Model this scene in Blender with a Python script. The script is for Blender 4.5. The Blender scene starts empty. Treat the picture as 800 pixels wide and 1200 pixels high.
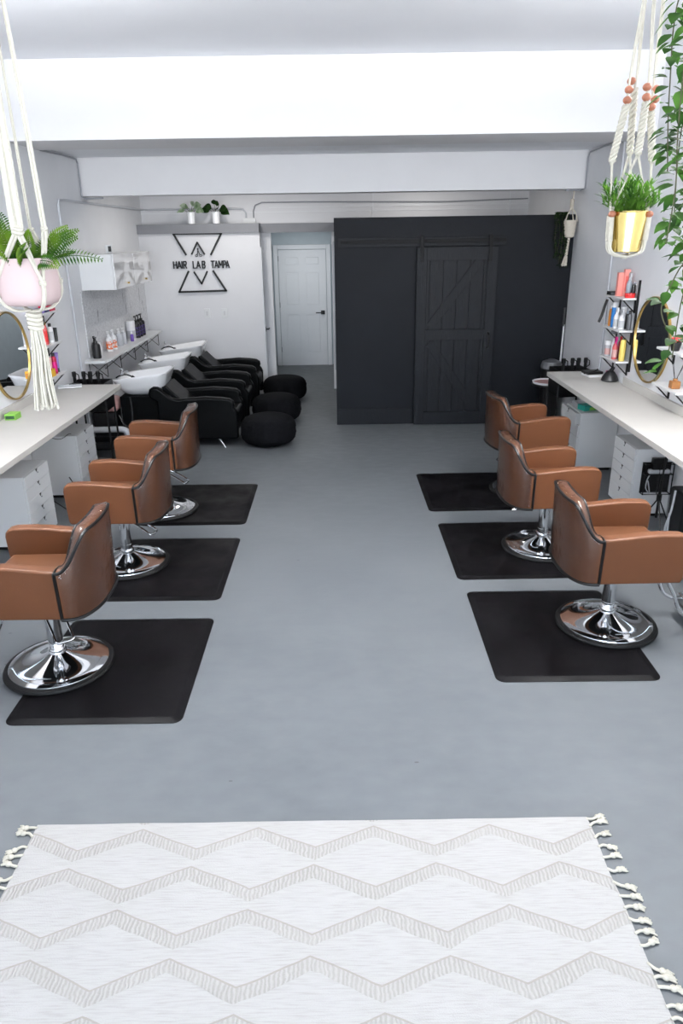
import bpy, bmesh, math, random
from mathutils import Vector, Matrix, noise
random.seed(7)
S = bpy.context.scene
COL = S.collection
PI = math.pi
XL, XR = -2.87, 2.776

# ------------------------------------------------------------------ materials
def lin(c):
    c = c / 255.0
    return c / 12.92 if c <= 0.04045 else ((c + 0.055) / 1.055) ** 2.4
def rgb(r, g, b): return (lin(r), lin(g), lin(b), 1.0)
def mat(name, col, rough=0.5, metal=0.0, coat=0.0, coat_rough=0.1, noise_amt=0.0, noise_scale=8.0, bump=0.0, bump_scale=40.0,
        spec=0.5, emit=None, estr=0.0, alpha=1.0, sheen=0.0, trans=0.0, rough_var=0.0, stretch=(1, 1, 1)):
    m = bpy.data.materials.new(name); m.use_nodes = True
    nt = m.node_tree; b = nt.nodes['Principled BSDF']
    b.inputs['Base Color'].default_value = col
    b.inputs['Roughness'].default_value = rough
    b.inputs['Metallic'].default_value = metal
    b.inputs['Coat Weight'].default_value = coat
    b.inputs['Coat Roughness'].default_value = coat_rough
    b.inputs['Specular IOR Level'].default_value = spec
    b.inputs['Alpha'].default_value = alpha
    b.inputs['Sheen Weight'].default_value = sheen
    b.inputs['Transmission Weight'].default_value = trans
    if emit:
        b.inputs['Emission Color'].default_value = emit; b.inputs['Emission Strength'].default_value = estr
    if noise_amt or bump or rough_var:
        tc = nt.nodes.new('ShaderNodeTexCoord'); mp = nt.nodes.new('ShaderNodeMapping')
        mp.inputs['Scale'].default_value = stretch
        nt.links.new(tc.outputs['Object'], mp.inputs['Vector'])
    if noise_amt or rough_var:
        n = nt.nodes.new('ShaderNodeTexNoise'); n.inputs['Scale'].default_value = noise_scale; n.inputs['Detail'].default_value = 6
        nt.links.new(mp.outputs['Vector'], n.inputs['Vector'])
    if noise_amt:
        r = nt.nodes.new('ShaderNodeMapRange')
        r.inputs['From Min'].default_value = 0.3; r.inputs['From Max'].default_value = 0.7
        r.inputs['To Min'].default_value = 1 - noise_amt; r.inputs['To Max'].default_value = 1 + noise_amt
        nt.links.new(n.outputs['Fac'], r.inputs['Value'])
        mx = nt.nodes.new('ShaderNodeVectorMath'); mx.operation = 'SCALE'
        mx.inputs[0].default_value = col[:3]
        nt.links.new(r.outputs['Result'], mx.inputs['Scale'])
        nt.links.new(mx.outputs['Vector'], b.inputs['Base Color'])
    if rough_var:
        r2 = nt.nodes.new('ShaderNodeMapRange'); r2.inputs['From Min'].default_value = 0.3; r2.inputs['From Max'].default_value = 0.7
        r2.inputs['To Min'].default_value = max(0, rough - rough_var); r2.inputs['To Max'].default_value = rough + rough_var
        nt.links.new(n.outputs['Fac'], r2.inputs['Value']); nt.links.new(r2.outputs['Result'], b.inputs['Roughness'])
    if bump:
        n2 = nt.nodes.new('ShaderNodeTexNoise'); n2.inputs['Scale'].default_value = bump_scale; n2.inputs['Detail'].default_value = 4
        nt.links.new(mp.outputs['Vector'], n2.inputs['Vector'])
        bp = nt.nodes.new('ShaderNodeBump'); bp.inputs['Strength'].default_value = 1.0; bp.inputs['Distance'].default_value = bump
        nt.links.new(n2.outputs['Fac'], bp.inputs['Height']); nt.links.new(bp.outputs['Normal'], b.inputs['Normal'])
    return m

M = {}
M['wall'] = mat('wall_paint', rgb(230, 231, 234), 0.6, noise_amt=0.025, noise_scale=3, bump=0.002, bump_scale=60)
M['white_wall'] = mat('white_wall_paint', rgb(222, 222, 225), 0.55, noise_amt=0.02, noise_scale=2, bump=0.001)
M['ceil'] = mat('ceiling_paint', rgb(234, 236, 240), 0.8, noise_amt=0.015, noise_scale=1.5)
M['beam'] = mat('beam_paint', rgb(226, 226, 228), 0.7, noise_amt=0.02, noise_scale=2.5)
M['gray_band'] = mat('gray_band_paint', rgb(136, 137, 142), 0.6, noise_amt=0.04)
M['hall'] = mat('hall_paint', rgb(196, 206, 212), 0.6, noise_amt=0.03)
M['dark_base'] = mat('dark_baseboard', rgb(70, 74, 80), 0.5)
M['door_white'] = mat('door_white', rgb(232, 234, 238), 0.4, noise_amt=0.01)
M['charcoal'] = mat('charcoal_paint', rgb(11, 15, 21), 0.6, spec=.2, noise_amt=0.12, noise_scale=4, bump=0.001, bump_scale=80)
M['charcoal_wood'] = mat('charcoal_wood', rgb(11, 15, 21), 0.55, spec=.25, noise_amt=0.15, noise_scale=6, bump=0.002, bump_scale=12, stretch=(6, 6, 0.6))
M['charcoal_metal'] = mat('charcoal_metal', rgb(9, 10, 12), 0.5, spec=.15)
M['counter'] = mat('counter_laminate', rgb(196, 193, 188), 0.42, spec=.3, noise_amt=0.02, noise_scale=5)
M['white_lam'] = mat('white_laminate', rgb(222, 223, 224), 0.35, noise_amt=0.008)
M['gloss_white'] = mat('gloss_white', rgb(222, 222, 224), 0.08, coat=1.0, coat_rough=0.02, spec=.9)
M['black'] = mat('black_plastic', rgb(9, 9, 10), 0.35, spec=.35)
M['black_metal'] = mat('black_metal', rgb(14, 14, 16), 0.4, metal=0.2)
M['rubber'] = mat('black_rubber', rgb(10, 10, 11), 0.55, spec=.3, bump=0.0006, bump_scale=300)
M['mat'] = mat('mat_rubber', rgb(7, 6, 8), 0.5, spec=.10, noise_amt=0.35, noise_scale=3.2, rough_var=0.2, bump=0.0008, bump_scale=260)
M['leather'] = mat('brown_leather', rgb(98, 59, 34), 0.45, noise_amt=0.06, noise_scale=5, bump=0.0008, bump_scale=160, coat=0.06, coat_rough=0.3, spec=.35)
M['leather_dark'] = mat('brown_leather_seat', rgb(92, 56, 32), 0.45, noise_amt=0.08, noise_scale=5, bump=0.0008, bump_scale=160)
M['black_leather'] = mat('black_leather', rgb(2, 3, 4), 0.42, spec=.12, bump=0.0025, bump_scale=14, noise_amt=0.1)
M['chrome'] = mat('chrome', (0.86, 0.87, 0.89, 1), 0.06, metal=1.0)
M['gold'] = mat('gold_metal', rgb(226, 202, 128), 0.2, metal=1.0)
M['brass'] = mat('brass_frame', rgb(190, 160, 98), 0.3, metal=1.0)
M['mirror'] = mat('mirror_glass', (0.93, 0.94, 0.95, 1), 0.01, metal=1.0)
M['ceramic'] = mat('white_ceramic', rgb(250, 250, 252), 0.12, coat=0.8, coat_rough=0.03)
M['pink'] = mat('pink_ceramic', rgb(180, 160, 160), 0.5, noise_amt=0.01)
M['rope'] = mat('cotton_rope', rgb(190, 186, 174), 0.9, bump=0.0015, bump_scale=260, noise_amt=0.05, noise_scale=60)
M['rope_old'] = mat('cotton_rope_cream', rgb(206, 198, 184), 0.9, bump=0.0015, bump_scale=260)
M['bead'] = mat('wood_bead', rgb(158, 100, 76), 0.5, noise_amt=0.1, noise_scale=40)
M['soil'] = mat('soil', rgb(50, 38, 30), 0.95, noise_amt=0.3, noise_scale=60, bump=0.004, bump_scale=120)
def leafmat(name, c1, c2, rough=0.65, sc=9.0):
    m = mat(name, c1, rough)
    nt = m.node_tree; b = nt.nodes['Principled BSDF']
    tc = nt.nodes.new('ShaderNodeTexCoord'); n = nt.nodes.new('ShaderNodeTexNoise'); n.inputs['Scale'].default_value = sc
    n.inputs['Detail'].default_value = 1
    cr = nt.nodes.new('ShaderNodeValToRGB'); cr.color_ramp.elements[0].position = 0.35; cr.color_ramp.elements[1].position = 0.65
    cr.color_ramp.elements[0].color = c1; cr.color_ramp.elements[1].color = c2
    nt.links.new(tc.outputs['Object'], n.inputs['Vector']); nt.links.new(n.outputs['Fac'], cr.inputs['Fac'])
    nt.links.new(cr.outputs['Color'], b.inputs['Base Color']); b.inputs['Specular IOR Level'].default_value = .12
    tr = nt.nodes.new('ShaderNodeBsdfTranslucent'); nt.links.new(cr.outputs['Color'], tr.inputs['Color'])
    mx = nt.nodes.new('ShaderNodeMixShader'); mx.inputs[0].default_value = 0.3
    out = nt.nodes['Material Output']
    nt.links.new(b.outputs[0], mx.inputs[1]); nt.links.new(tr.outputs[0], mx.inputs[2]); nt.links.new(mx.outputs[0], out.inputs['Surface'])
    return m
M['fern'] = leafmat('fern_leaf', rgb(40, 82, 26), rgb(112, 142, 40), sc=14)
M['grass'] = leafmat('grass_leaf', rgb(38, 76, 28), rgb(98, 142, 52), sc=22)
M['vine'] = leafmat('vine_leaf', rgb(32, 66, 26), rgb(76, 116, 48), sc=12)
M['darkleaf'] = leafmat('dark_leaf', rgb(22, 44, 20), rgb(44, 72, 32), sc=18)
M['paleleaf'] = leafmat('pale_leaf', rgb(120, 150, 110), rgb(190, 205, 180), sc=12)
M['stem'] = mat('stem', rgb(70, 70, 44), 0.7)
M['film'] = mat('plastic_film', (0.9, 0.9, 0.92, 1), 0.13, bump=0.012, bump_scale=14)
def _film():
    m = M['film']; nt = m.node_tree; N = nt.nodes; b = N['Principled BSDF']; bp = [n for n in N if n.type == 'BUMP'][0]
    g = N.new('ShaderNodeBsdfGlossy'); g.inputs['Roughness'].default_value = .12; g.inputs['Color'].default_value = (1, 1, 1, 1)
    t = N.new('ShaderNodeBsdfTransparent'); t.inputs['Color'].default_value = (.97, .97, .98, 1)
    fr = N.new('ShaderNodeFresnel'); fr.inputs['IOR'].default_value = 1.45
    mx = N.new('ShaderNodeMixShader'); nt.links.new(bp.outputs['Normal'], g.inputs['Normal']); nt.links.new(bp.outputs['Normal'], fr.inputs['Normal'])
    nt.links.new(fr.outputs[0], mx.inputs[0]); nt.links.new(t.outputs[0], mx.inputs[1]); nt.links.new(g.outputs[0], mx.inputs[2]); nt.links.new(mx.outputs[0], N['Material Output'].inputs['Surface'])
    N.remove(b)
_film()
M['pouf'] = mat('black_knit', rgb(12, 13, 16), 0.95, bump=0.002, bump_scale=90, spec=.1)
M['steel_pipe'] = mat('painted_conduit', rgb(196, 198, 204), 0.45)
M['gray_pipe'] = mat('gray_conduit', rgb(150, 152, 158), 0.45)
M['pvc'] = mat('white_pvc', rgb(225, 226, 230), 0.35)
M['clear'] = mat('frosted_plastic', rgb(214, 216, 222), 0.25, alpha=0.75)
def flat(name, r, g, b, rough=0.4): return mat(name, rgb(r, g, b), rough)
C_ = {k: flat('paint_' + k, *v) for k, v in dict(white=(232, 232, 234), black=(18, 18, 20), pink=(238, 150, 140), coral=(226, 104, 96),
      red=(206, 44, 44), silver=(160, 170, 180), amber=(196, 122, 34), blue=(38, 116, 186), magenta=(214, 26, 128), rose=(205, 92, 92), yellow=(234, 208, 110),
      crimson=(178, 24, 62), lavender=(150, 132, 200), navy=(40, 44, 96), purple=(104, 74, 160), mustard=(232, 178, 24), orange=(228, 126, 72), teal=(40, 150, 138),
      lime=(132, 190, 76), brown=(150, 100, 54), lightgray=(190, 192, 196), gray=(96, 98, 102), darkgreen=(40, 80, 50), bluegray=(92, 108, 126), blush=(206, 160, 156)).items()}

# painted concrete floor
def floor_mat():
    m = mat('painted_concrete', rgb(138, 144, 150), 0.38, spec=.22)
    nt = m.node_tree; b = nt.nodes['Principled BSDF']; N = nt.nodes; L = nt.links
    tc = N.new('ShaderNodeTexCoord')
    n1 = N.new('ShaderNodeTexNoise'); n1.inputs['Scale'].default_value = 1.2; n1.inputs['Detail'].default_value = 8
    n2 = N.new('ShaderNodeTexNoise'); n2.inputs['Scale'].default_value = 9; n2.inputs['Detail'].default_value = 8
    mp = N.new('ShaderNodeMapping'); mp.inputs['Scale'].default_value = (0.8, 1.4, 1)
    L.new(tc.outputs['Object'], n1.inputs['Vector']); L.new(tc.outputs['Object'], mp.inputs['Vector']); L.new(mp.outputs['Vector'], n2.inputs['Vector'])
    cr = N.new('ShaderNodeValToRGB'); cr.color_ramp.elements[0].position = 0.3; cr.color_ramp.elements[1].position = 0.7
    cr.color_ramp.elements[0].color = rgb(90, 94, 98); cr.color_ramp.elements[1].color = rgb(104, 108, 111)
    mxv = N.new('ShaderNodeMath'); mxv.operation = 'MULTIPLY_ADD'; mxv.inputs[1].default_value = 0.5
    hv = N.new('ShaderNodeMath'); hv.operation = 'MULTIPLY'; hv.inputs[1].default_value = 0.5
    L.new(n2.outputs['Fac'], hv.inputs[0]); L.new(n1.outputs['Fac'], mxv.inputs[0]); L.new(hv.outputs[0], mxv.inputs[2])
    L.new(mxv.outputs[0], cr.inputs['Fac'])
    # small dark scuffs
    v = N.new('ShaderNodeTexVoronoi'); v.inputs['Scale'].default_value = 2.6; v.feature = 'F1'
    mp2 = N.new('ShaderNodeMapping'); mp2.inputs['Scale'].default_value = (1, 2.2, 1); L.new(tc.outputs['Object'], mp2.inputs['Vector']); L.new(mp2.outputs['Vector'], v.inputs['Vector'])
    lt = N.new('ShaderNodeMath'); lt.operation = 'LESS_THAN'; lt.inputs[1].default_value = 0.030; L.new(v.outputs['Distance'], lt.inputs[0])
    mc = N.new('ShaderNodeMixRGB'); mc.inputs['Color2'].default_value = rgb(62, 64, 68)
    sc = N.new('ShaderNodeMath'); sc.operation = 'MULTIPLY'; sc.inputs[1].default_value = 0.6; L.new(lt.outputs[0], sc.inputs[0])
    L.new(sc.outputs[0], mc.inputs['Fac']); L.new(cr.outputs['Color'], mc.inputs['Color1']); L.new(mc.outputs['Color'], b.inputs['Base Color'])
    r = N.new('ShaderNodeMapRange'); r.inputs['From Min'].default_value = 0.3; r.inputs['From Max'].default_value = 0.7
    r.inputs['To Min'].default_value = 0.42; r.inputs['To Max'].default_value = 0.6
    L.new(n2.outputs['Fac'], r.inputs['Value']); L.new(r.outputs['Result'], b.inputs['Roughness'])
    bp = N.new('ShaderNodeBump'); bp.inputs['Distance'].default_value = 0.0028; bp.inputs['Strength'].default_value = 0.7
    L.new(n2.outputs['Fac'], bp.inputs['Height']); L.new(bp.outputs['Normal'], b.inputs['Normal'])
    return m
M['floor'] = floor_mat()

def rug_mat():
    """cream woven rug: zigzag rows, a beige line over a ribbed tufted band"""
    m = mat('cream_rug', rgb(226, 226, 228), 0.95)
    nt = m.node_tree; b = nt.nodes['Principled BSDF']; N = nt.nodes; L = nt.links
    def math_(op, a, bb=None, c=None):
        n = N.new('ShaderNodeMath'); n.operation = op
        for i, v in enumerate((a, bb, c)):
            if v is None: continue
            if isinstance(v, (int, float)): n.inputs[i].default_value = v
            else: L.new(v, n.inputs[i])
        return n.outputs[0]
    tc = N.new('ShaderNodeTexCoord'); sp = N.new('ShaderNodeSeparateXYZ'); L.new(tc.outputs['Object'], sp.inputs[0])
    X, Y = sp.outputs[0], sp.outputs[1]
    wob = N.new('ShaderNodeTexNoise'); wob.inputs['Scale'].default_value = 5; L.new(tc.outputs['Object'], wob.inputs['Vector'])
    wv = math_('MULTIPLY', math_('SUBTRACT', wob.outputs['Fac'], 0.5), 0.02)
    P, A, D = 0.476, 0.105, 0.191
    def band(phase, y0):      # returns the distance below the nearest row of this family (rows every 2D)
        tri = math_('MULTIPLY', math_('PINGPONG', math_('ADD', X, 10 * P + phase), P / 2), A / (P / 2))   # 0 at valley.. A at peak
        v = math_('SUBTRACT', math_('ADD', math_('ADD', Y, wv), 0), tri)          # Y minus line height
        w = math_('SUBTRACT', y0, v)                                             # grows downward
        return math_('MODULO', math_('ADD', w, 20 * D), 2 * D)
    # family A peaks at x=.110 (mod P) with y=2.316; family B peaks at -.132 with y=2.124
    da = band(P / 2 - 0.110, 2.316 - A)
    db = band(P / 2 + 0.132, 2.125 - A)
    nn = N.new('ShaderNodeTexNoise'); nn.inputs['Scale'].default_value = 3.2; nn.inputs['Detail'].default_value = 3; L.new(tc.outputs['Object'], nn.inputs['Vector'])
    bw = math_('ADD', 0.058, math_('MULTIPLY', math_('SUBTRACT', nn.outputs['Fac'], 0.5), 0.06))
    def masks(d):
        line = math_('LESS_THAN', d, 0.007)
        t = math_('MULTIPLY', math_('GREATER_THAN', d, 0.007), math_('LESS_THAN', d, bw))
        return line, t
    la, ta = masks(da); lb, tb = masks(db)
    line = math_('MAXIMUM', la, lb); tuft = math_('MAXIMUM', ta, tb)
    # ribs in the tufts
    nx = N.new('ShaderNodeTexNoise'); nx.inputs['Scale'].default_value = 30; L.new(tc.outputs['Object'], nx.inputs['Vector'])
    rib = math_('SINE', math_('ADD', math_('MULTIPLY', X, 420), math_('MULTIPLY', nx.outputs['Fac'], 9)))
    rib01 = math_('MULTIPLY_ADD', rib, 0.5, 0.5)
    # heather
    h = N.new('ShaderNodeTexNoise'); h.inputs['Scale'].default_value = 8; h.inputs['Detail'].default_value = 6
    mp = N.new('ShaderNodeMapping'); mp.inputs['Scale'].default_value = (1.4, 22, 1); L.new(tc.outputs['Object'], mp.inputs['Vector']); L.new(mp.outputs['Vector'], h.inputs['Vector'])
    cr = N.new('ShaderNodeValToRGB'); cr.color_ramp.elements[0].position = 0.28; cr.color_ramp.elements[1].position = 0.55
    cr.color_ramp.elements[0].color = rgb(158, 156, 154); cr.color_ramp.elements[1].color = rgb(170, 169, 168)
    L.new(h.outputs['Fac'], cr.inputs['Fac'])
    def mix(f, c1, c2):
        n = N.new('ShaderNodeMixRGB'); L.new(f, n.inputs['Fac'])
        for k, c in (('Color1', c1), ('Color2', c2)):
            if isinstance(c, tuple): n.inputs[k].default_value = c
            else: L.new(c, n.inputs[k])
        return n.outputs['Color']
    tcol = mix(math_('MULTIPLY', rib01, nn.outputs['Fac']), rgb(168, 166, 163), rgb(138, 136, 132))
    c = mix(tuft, cr.outputs['Color'], tcol)
    c = mix(math_('MULTIPLY', line, 0.6), c, rgb(138, 131, 120))
    L.new(c, b.inputs['Base Color'])
    fine = N.new('ShaderNodeTexNoise'); fine.inputs['Scale'].default_value = 220; L.new(tc.outputs['Object'], fine.inputs['Vector'])
    hh = math_('ADD', math_('MULTIPLY', tuft, math_('MULTIPLY_ADD', rib01, -0.35, 1.0)), math_('MULTIPLY', fine.outputs['Fac'], 0.35))
    bp = N.new('ShaderNodeBump'); bp.inputs['Distance'].default_value = 0.006; L.new(hh, bp.inputs['Height']); L.new(bp.outputs['Normal'], b.inputs['Normal'])
    return m
M['rug'] = rug_mat()

def splash_mat():
    m = mat('gray_marbled_tile', rgb(190, 191, 194), 0.35)
    nt = m.node_tree; b = nt.nodes['Principled BSDF']; N = nt.nodes; L = nt.links
    tc = N.new('ShaderNodeTexCoord')
    mp = N.new('ShaderNodeMapping'); mp.inputs['Scale'].default_value = (1, 5.5, 1.3); L.new(tc.outputs['Object'], mp.inputs['Vector'])
    n = N.new('ShaderNodeTexNoise'); n.inputs['Scale'].default_value = 3.2; n.inputs['Detail'].default_value = 5; n.inputs['Distortion'].default_value = 0.6
    L.new(mp.outputs['Vector'], n.inputs['Vector'])
    cr = N.new('ShaderNodeValToRGB'); e = cr.color_ramp.elements
    e[0].position = 0.30; e[0].color = rgb(140, 142, 146); e[1].position = 0.36; e[1].color = rgb(214, 215, 218)
    L.new(n.outputs['Fac'], cr.inputs['Fac'])
    n2 = N.new('ShaderNodeTexNoise'); n2.inputs['Scale'].default_value = 60; n2.inputs['Detail'].default_value = 3; L.new(tc.outputs['Object'], n2.inputs['Vector'])
    cr2 = N.new('ShaderNodeValToRGB'); cr2.color_ramp.elements[0].position = 0.35; cr2.color_ramp.elements[1].position = 0.6
    cr2.color_ramp.elements[0].color = (0.72, 0.72, 0.73, 1); cr2.color_ramp.elements[1].color = (1, 1, 1, 1); L.new(n2.outputs['Fac'], cr2.inputs['Fac'])
    mx = N.new('ShaderNodeMixRGB'); mx.blend_type = 'MULTIPLY'; mx.inputs['Fac'].default_value = 1
    L.new(cr.outputs['Color'], mx.inputs['Color1']); L.new(cr2.outputs['Color'], mx.inputs['Color2']); L.new(mx.outputs['Color'], b.inputs['Base Color'])
    return m
M['splash'] = splash_mat()
def knit_mat():
    m = M['pouf']; return m

# ------------------------------------------------------------------ mesh builder
class MB:
    def __init__(s): s.bm = bmesh.new(); s.mi = 0
    def _tag(s, faces):
        for f in faces: f.material_index = s.mi
    def box(s, x0, x1, y0, y1, z0, z1, bev=0.0, seg=2, m=None):
        r = bmesh.ops.create_cube(s.bm, size=1.0)
        vs = r['verts']
        for v in vs:
            v.co.x = x0 + (v.co.x + .5) * (x1 - x0); v.co.y = y0 + (v.co.y + .5) * (y1 - y0); v.co.z = z0 + (v.co.z + .5) * (z1 - z0)
        fs = {f for v in vs for f in v.link_faces}; s._tag(fs)
        if bev > 0:
            es = list({e for v in vs for e in v.link_edges})
            rr = bmesh.ops.bevel(s.bm, geom=es, offset=bev, segments=seg, profile=.5, affect='EDGES', clamp_overlap=True)
            s._tag(rr['faces']); vs = list({v for f in rr['faces'] for v in f.verts} | {v for v in vs if v.is_valid})
        if m is not None:
            vs = [v for v in vs if v.is_valid]
            allv = set(vs)
            for v in list(vs):
                for e in v.link_edges: allv.add(e.other_vert(v))
            bmesh.ops.transform(s.bm, matrix=m, verts=list(allv))
        return s
    def rings(s, rings, cap0=True, cap1=True, closed=True):
        vr = [[s.bm.verts.new(p) for p in r] for r in rings]
        n = len(vr[0]); fs = []
        for a, b in zip(vr[:-1], vr[1:]):
            for i in range(n if closed else n - 1):
                j = (i + 1) % n
                try: fs.append(s.bm.faces.new((a[i], a[j], b[j], b[i])))
                except ValueError: pass
        if cap0: fs.append(s.bm.faces.new(list(reversed(vr[0]))))
        if cap1: fs.append(s.bm.faces.new(vr[-1]))
        s._tag(fs); return s
    def tube(s, pts, r, seg=8, closed=False, radii=None, cap=True):
        pts = [Vector(p) for p in pts]; n = len(pts); rings = []
        up = None
        for i, p in enumerate(pts):
            if closed: t = (pts[(i + 1) % n] - pts[i - 1])
            else: t = pts[min(i + 1, n - 1)] - pts[max(i - 1, 0)]
            if t.length < 1e-9: t = Vector((0, 0, 1))
            t.normalize()
            if up is None:
                up = Vector((0, 0, 1)) if abs(t.z) < .9 else Vector((1, 0, 0))
            a = (up - t * up.dot(t))
            if a.length < 1e-6: a = t.orthogonal()
            a.normalize(); up = a; b = t.cross(a)
            rr = radii[i] if radii else r
            rings.append([p + (a * math.cos(2 * PI * k / seg) + b * math.sin(2 * PI * k / seg)) * rr for k in range(seg)])
        if closed: rings.append(rings[0]); s.rings(rings, False, False); bmesh.ops.remove_doubles(s.bm, verts=s.bm.verts, dist=1e-6)
        else: s.rings(rings, cap, cap)
        return s
    def cyl(s, p0, p1, r0, r1=None, seg=16):
        return s.tube([p0, p1], r0, seg, radii=[r0, r0 if r1 is None else r1])
    def lathe(s, prof, c=(0, 0, 0), seg=32, cap0=True, cap1=True, sq=None):
        rings = []
        for r, z in prof:
            ring = []
            for k in range(seg):
                a = 2 * PI * k / seg; x, y = math.cos(a), math.sin(a)
                if sq: q = (abs(x) ** sq + abs(y) ** sq) ** (-1 / sq); x *= q; y *= q
                ring.append((c[0] + r * x, c[1] + r * y, c[2] + z))
            rings.append(ring)
        return s.rings(rings, cap0, cap1)
    def prism(s, poly, plane, a, b, bev=0.0, seg=2):
        def P(u, v, w): return {'xz': (u, w, v), 'xy': (u, v, w), 'yz': (w, u, v)}[plane]
        va = [s.bm.verts.new(P(u, v, a)) for u, v in poly]; vb = [s.bm.verts.new(P(u, v, b)) for u, v in poly]
        n = len(poly); fs = [s.bm.faces.new(va), s.bm.faces.new(list(reversed(vb)))]
        for i in range(n): fs.append(s.bm.faces.new((va[i], vb[i], vb[(i + 1) % n], va[(i + 1) % n])))
        s._tag(fs)
        bmesh.ops.recalc_face_normals(s.bm, faces=fs)
        if bev > 0:
            es = [e for f in fs[:2] for e in f.edges]
            rr = bmesh.ops.bevel(s.bm, geom=es, offset=bev, segments=seg, profile=.5, affect='EDGES', clamp_overlap=True); s._tag(rr['faces'])
        return s
    def face(s, pts):
        f = s.bm.faces.new([s.bm.verts.new(p) for p in pts]); s._tag([f]); return s
    def sphere(s, c, r, seg=16, rings=10, sc=(1, 1, 1)):
        R = bmesh.ops.create_uvsphere(s.bm, u_segments=seg, v_segments=rings, radius=r)
        for v in R['verts']: v.co = Vector((c[0] + v.co.x * sc[0], c[1] + v.co.y * sc[1], c[2] + v.co.z * sc[2]))
        s._tag({f for v in R['verts'] for f in v.link_faces}); return s
    def move(s, m): bmesh.ops.transform(s.bm, matrix=m, verts=s.bm.verts); return s
    def build(s, name, mats, parent=None, angle=0.7, recalc=True, kind=None):
        if recalc: bmesh.ops.recalc_face_normals(s.bm, faces=s.bm.faces)
        me = bpy.data.meshes.new(name); s.bm.to_mesh(me); s.bm.free()
        for m in (mats if isinstance(mats, (list, tuple)) else [mats]): me.materials.append(m)
        for p in me.polygons: p.use_smooth = True
        me.set_sharp_from_angle(angle=angle)
        o = bpy.data.objects.new(name, me); COL.objects.link(o)
        if angle <= .9:
            wn_ = o.modifiers.new('weighted_normal', 'WEIGHTED_NORMAL'); wn_.keep_sharp = True; wn_.weight = 90
        if parent: o.parent = parent
        if kind: o['kind'] = kind
        return o
def tag(o, label, cat, group=None):
    o['label'] = label; o['category'] = cat
    if group: o['group'] = group
    return o
def thing(name, label, cat, loc=(0, 0, 0), rz=0.0, group=None):
    o = bpy.data.objects.new(name, None); COL.objects.link(o); o.empty_display_size = 0.1
    o.location = loc; o.rotation_euler = (0, 0, rz)
    return tag(o, label, cat, group)
def dup(root, loc, rz, label, group=None):
    r = root.copy(); COL.objects.link(r); r.location = loc; r.rotation_euler = (0, 0, rz); r['label'] = label
    if group: r['group'] = group
    for ch in list(root.children):
        c = ch.copy(); COL.objects.link(c); c.parent = r
        for g in list(ch.children):
            d = g.copy(); COL.objects.link(d); d.parent = c
    return r
def struct(name, mb, m, parent=None, **k):
    o = mb.build(name, m, parent, **k)
    if parent is None: o['kind'] = 'structure'
    return o
def sbox(name, b, m, parent=None, bev=0.0):
    return struct(name, MB().box(*b, bev=bev), m, parent)
def smooth_path(pts, n=8):
    pts = [Vector(p) for p in pts]; out = []
    for i in range(len(pts) - 1):
        p0 = pts[max(i - 1, 0)]; p1 = pts[i]; p2 = pts[i + 1]; p3 = pts[min(i + 2, len(pts) - 1)]
        for k in range(n):
            t = k / n
            out.append(0.5 * ((2 * p1) + (-p0 + p2) * t + (2 * p0 - 5 * p1 + 4 * p2 - p3) * t * t + (-p0 + 3 * p1 - 3 * p2 + p3) * t ** 3))
    out.append(pts[-1]); return out

# ------------------------------------------------------------------ the room
sbox('floor', (-3.1, 3.0, -4.2, 14.0, -0.1, 0.0), M['floor'])
sbox('wall_left', (XL - .15, XL, -3.7, 11.4, 0, 3.9), M['wall'])
sbox('wall_right', (XR, XR + .15, -3.7, 11.4, 0, 3.9), M['wall'])
sbox('ceiling', (-3.0, 2.9, -3.7, 7.9, 3.70, 3.85), M['ceil'])
sbox('ceiling_back', (-3.0, 2.9, 7.70, 11.55, 3.12, 3.27), M['ceil'])['kind'] = 'structure'
sbox('trim_1', (XL, XR, 7.0, 7.72, 3.085, 3.7), M['beam'], bev=.006)
sbox('trim_2', (XL, XR, 8.83, 9.09, 2.73, 3.12), M['beam'], bev=.004)
# back wall with the hall opening, thin board seams
mb = MB()
mb.box(XL, -1.0, 11.4, 11.5, 0, 3.12); mb.box(-0.1, XR, 11.4, 11.5, 0, 3.12); mb.box(-1.0, -0.1, 11.4, 11.5, 2.33, 3.12)
struct('wall_back', mb, M['white_wall'])
mb = MB()
mb.box(XL, XR, 11.392, 11.4, 2.600, 2.612); mb.box(-1.0, XR, 11.39, 11.4, 2.66, 2.672)
for x in (0.5, 2.49): mb.box(x, x + .02, 11.388, 11.4, 2.5, 3.12)
struct('trim_3', mb, M['wall'])
# white room at the back left that carries the sign, grey band on top
mb = MB(); mb.box(XL, -1.2, 11.1, 11.4, 0, 2.33)
struct('wall_partition', mb, M['white_wall'])
struct('trim_4', MB().box(XL, -1.13, 11.05, 11.4, 2.33, 2.455, bev=.003), M['gray_band'])
struct('trim_5', MB().box(-1.13, -0.04, 11.28, 11.4, 2.325, 2.45), M['gray_band'])
# hall
sbox('wall_hall_left', (-1.35, -1.2, 11.2, 13.8, 0, 2.45), M['hall'])
sbox('wall_hall_right', (-0.1, 0.02, 11.5, 13.8, 0, 2.45), M['hall'])
mb = MB(); mb.box(-1.35, 0.02, 13.697, 13.8, 0, 2.55)
struct('wall_hall_end', mb, M['hall'])
sbox('ceiling_hall', (-1.35, 0.02, 11.5, 13.8, 2.45, 2.55), M['ceil'])
sbox('baseboard_hall', (-1.2, -1.185, 12.1, 13.68, 0, 0.17), M['dark_base'])
# charcoal store room
mb = MB(); mb.box(-0.04, XR, 9.092, 11.4, 0, 2.47)
struct('wall_storeroom', mb, M['charcoal'])
sbox('baseboard_storeroom', (-0.045, 0.915, 9.078, 9.092, 0, 0.205), M['charcoal_wood'], bev=.003)
sbox('trim_6', (-0.05, -0.02, 9.08, 9.11, 0, 2.47), M['charcoal'])

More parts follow.
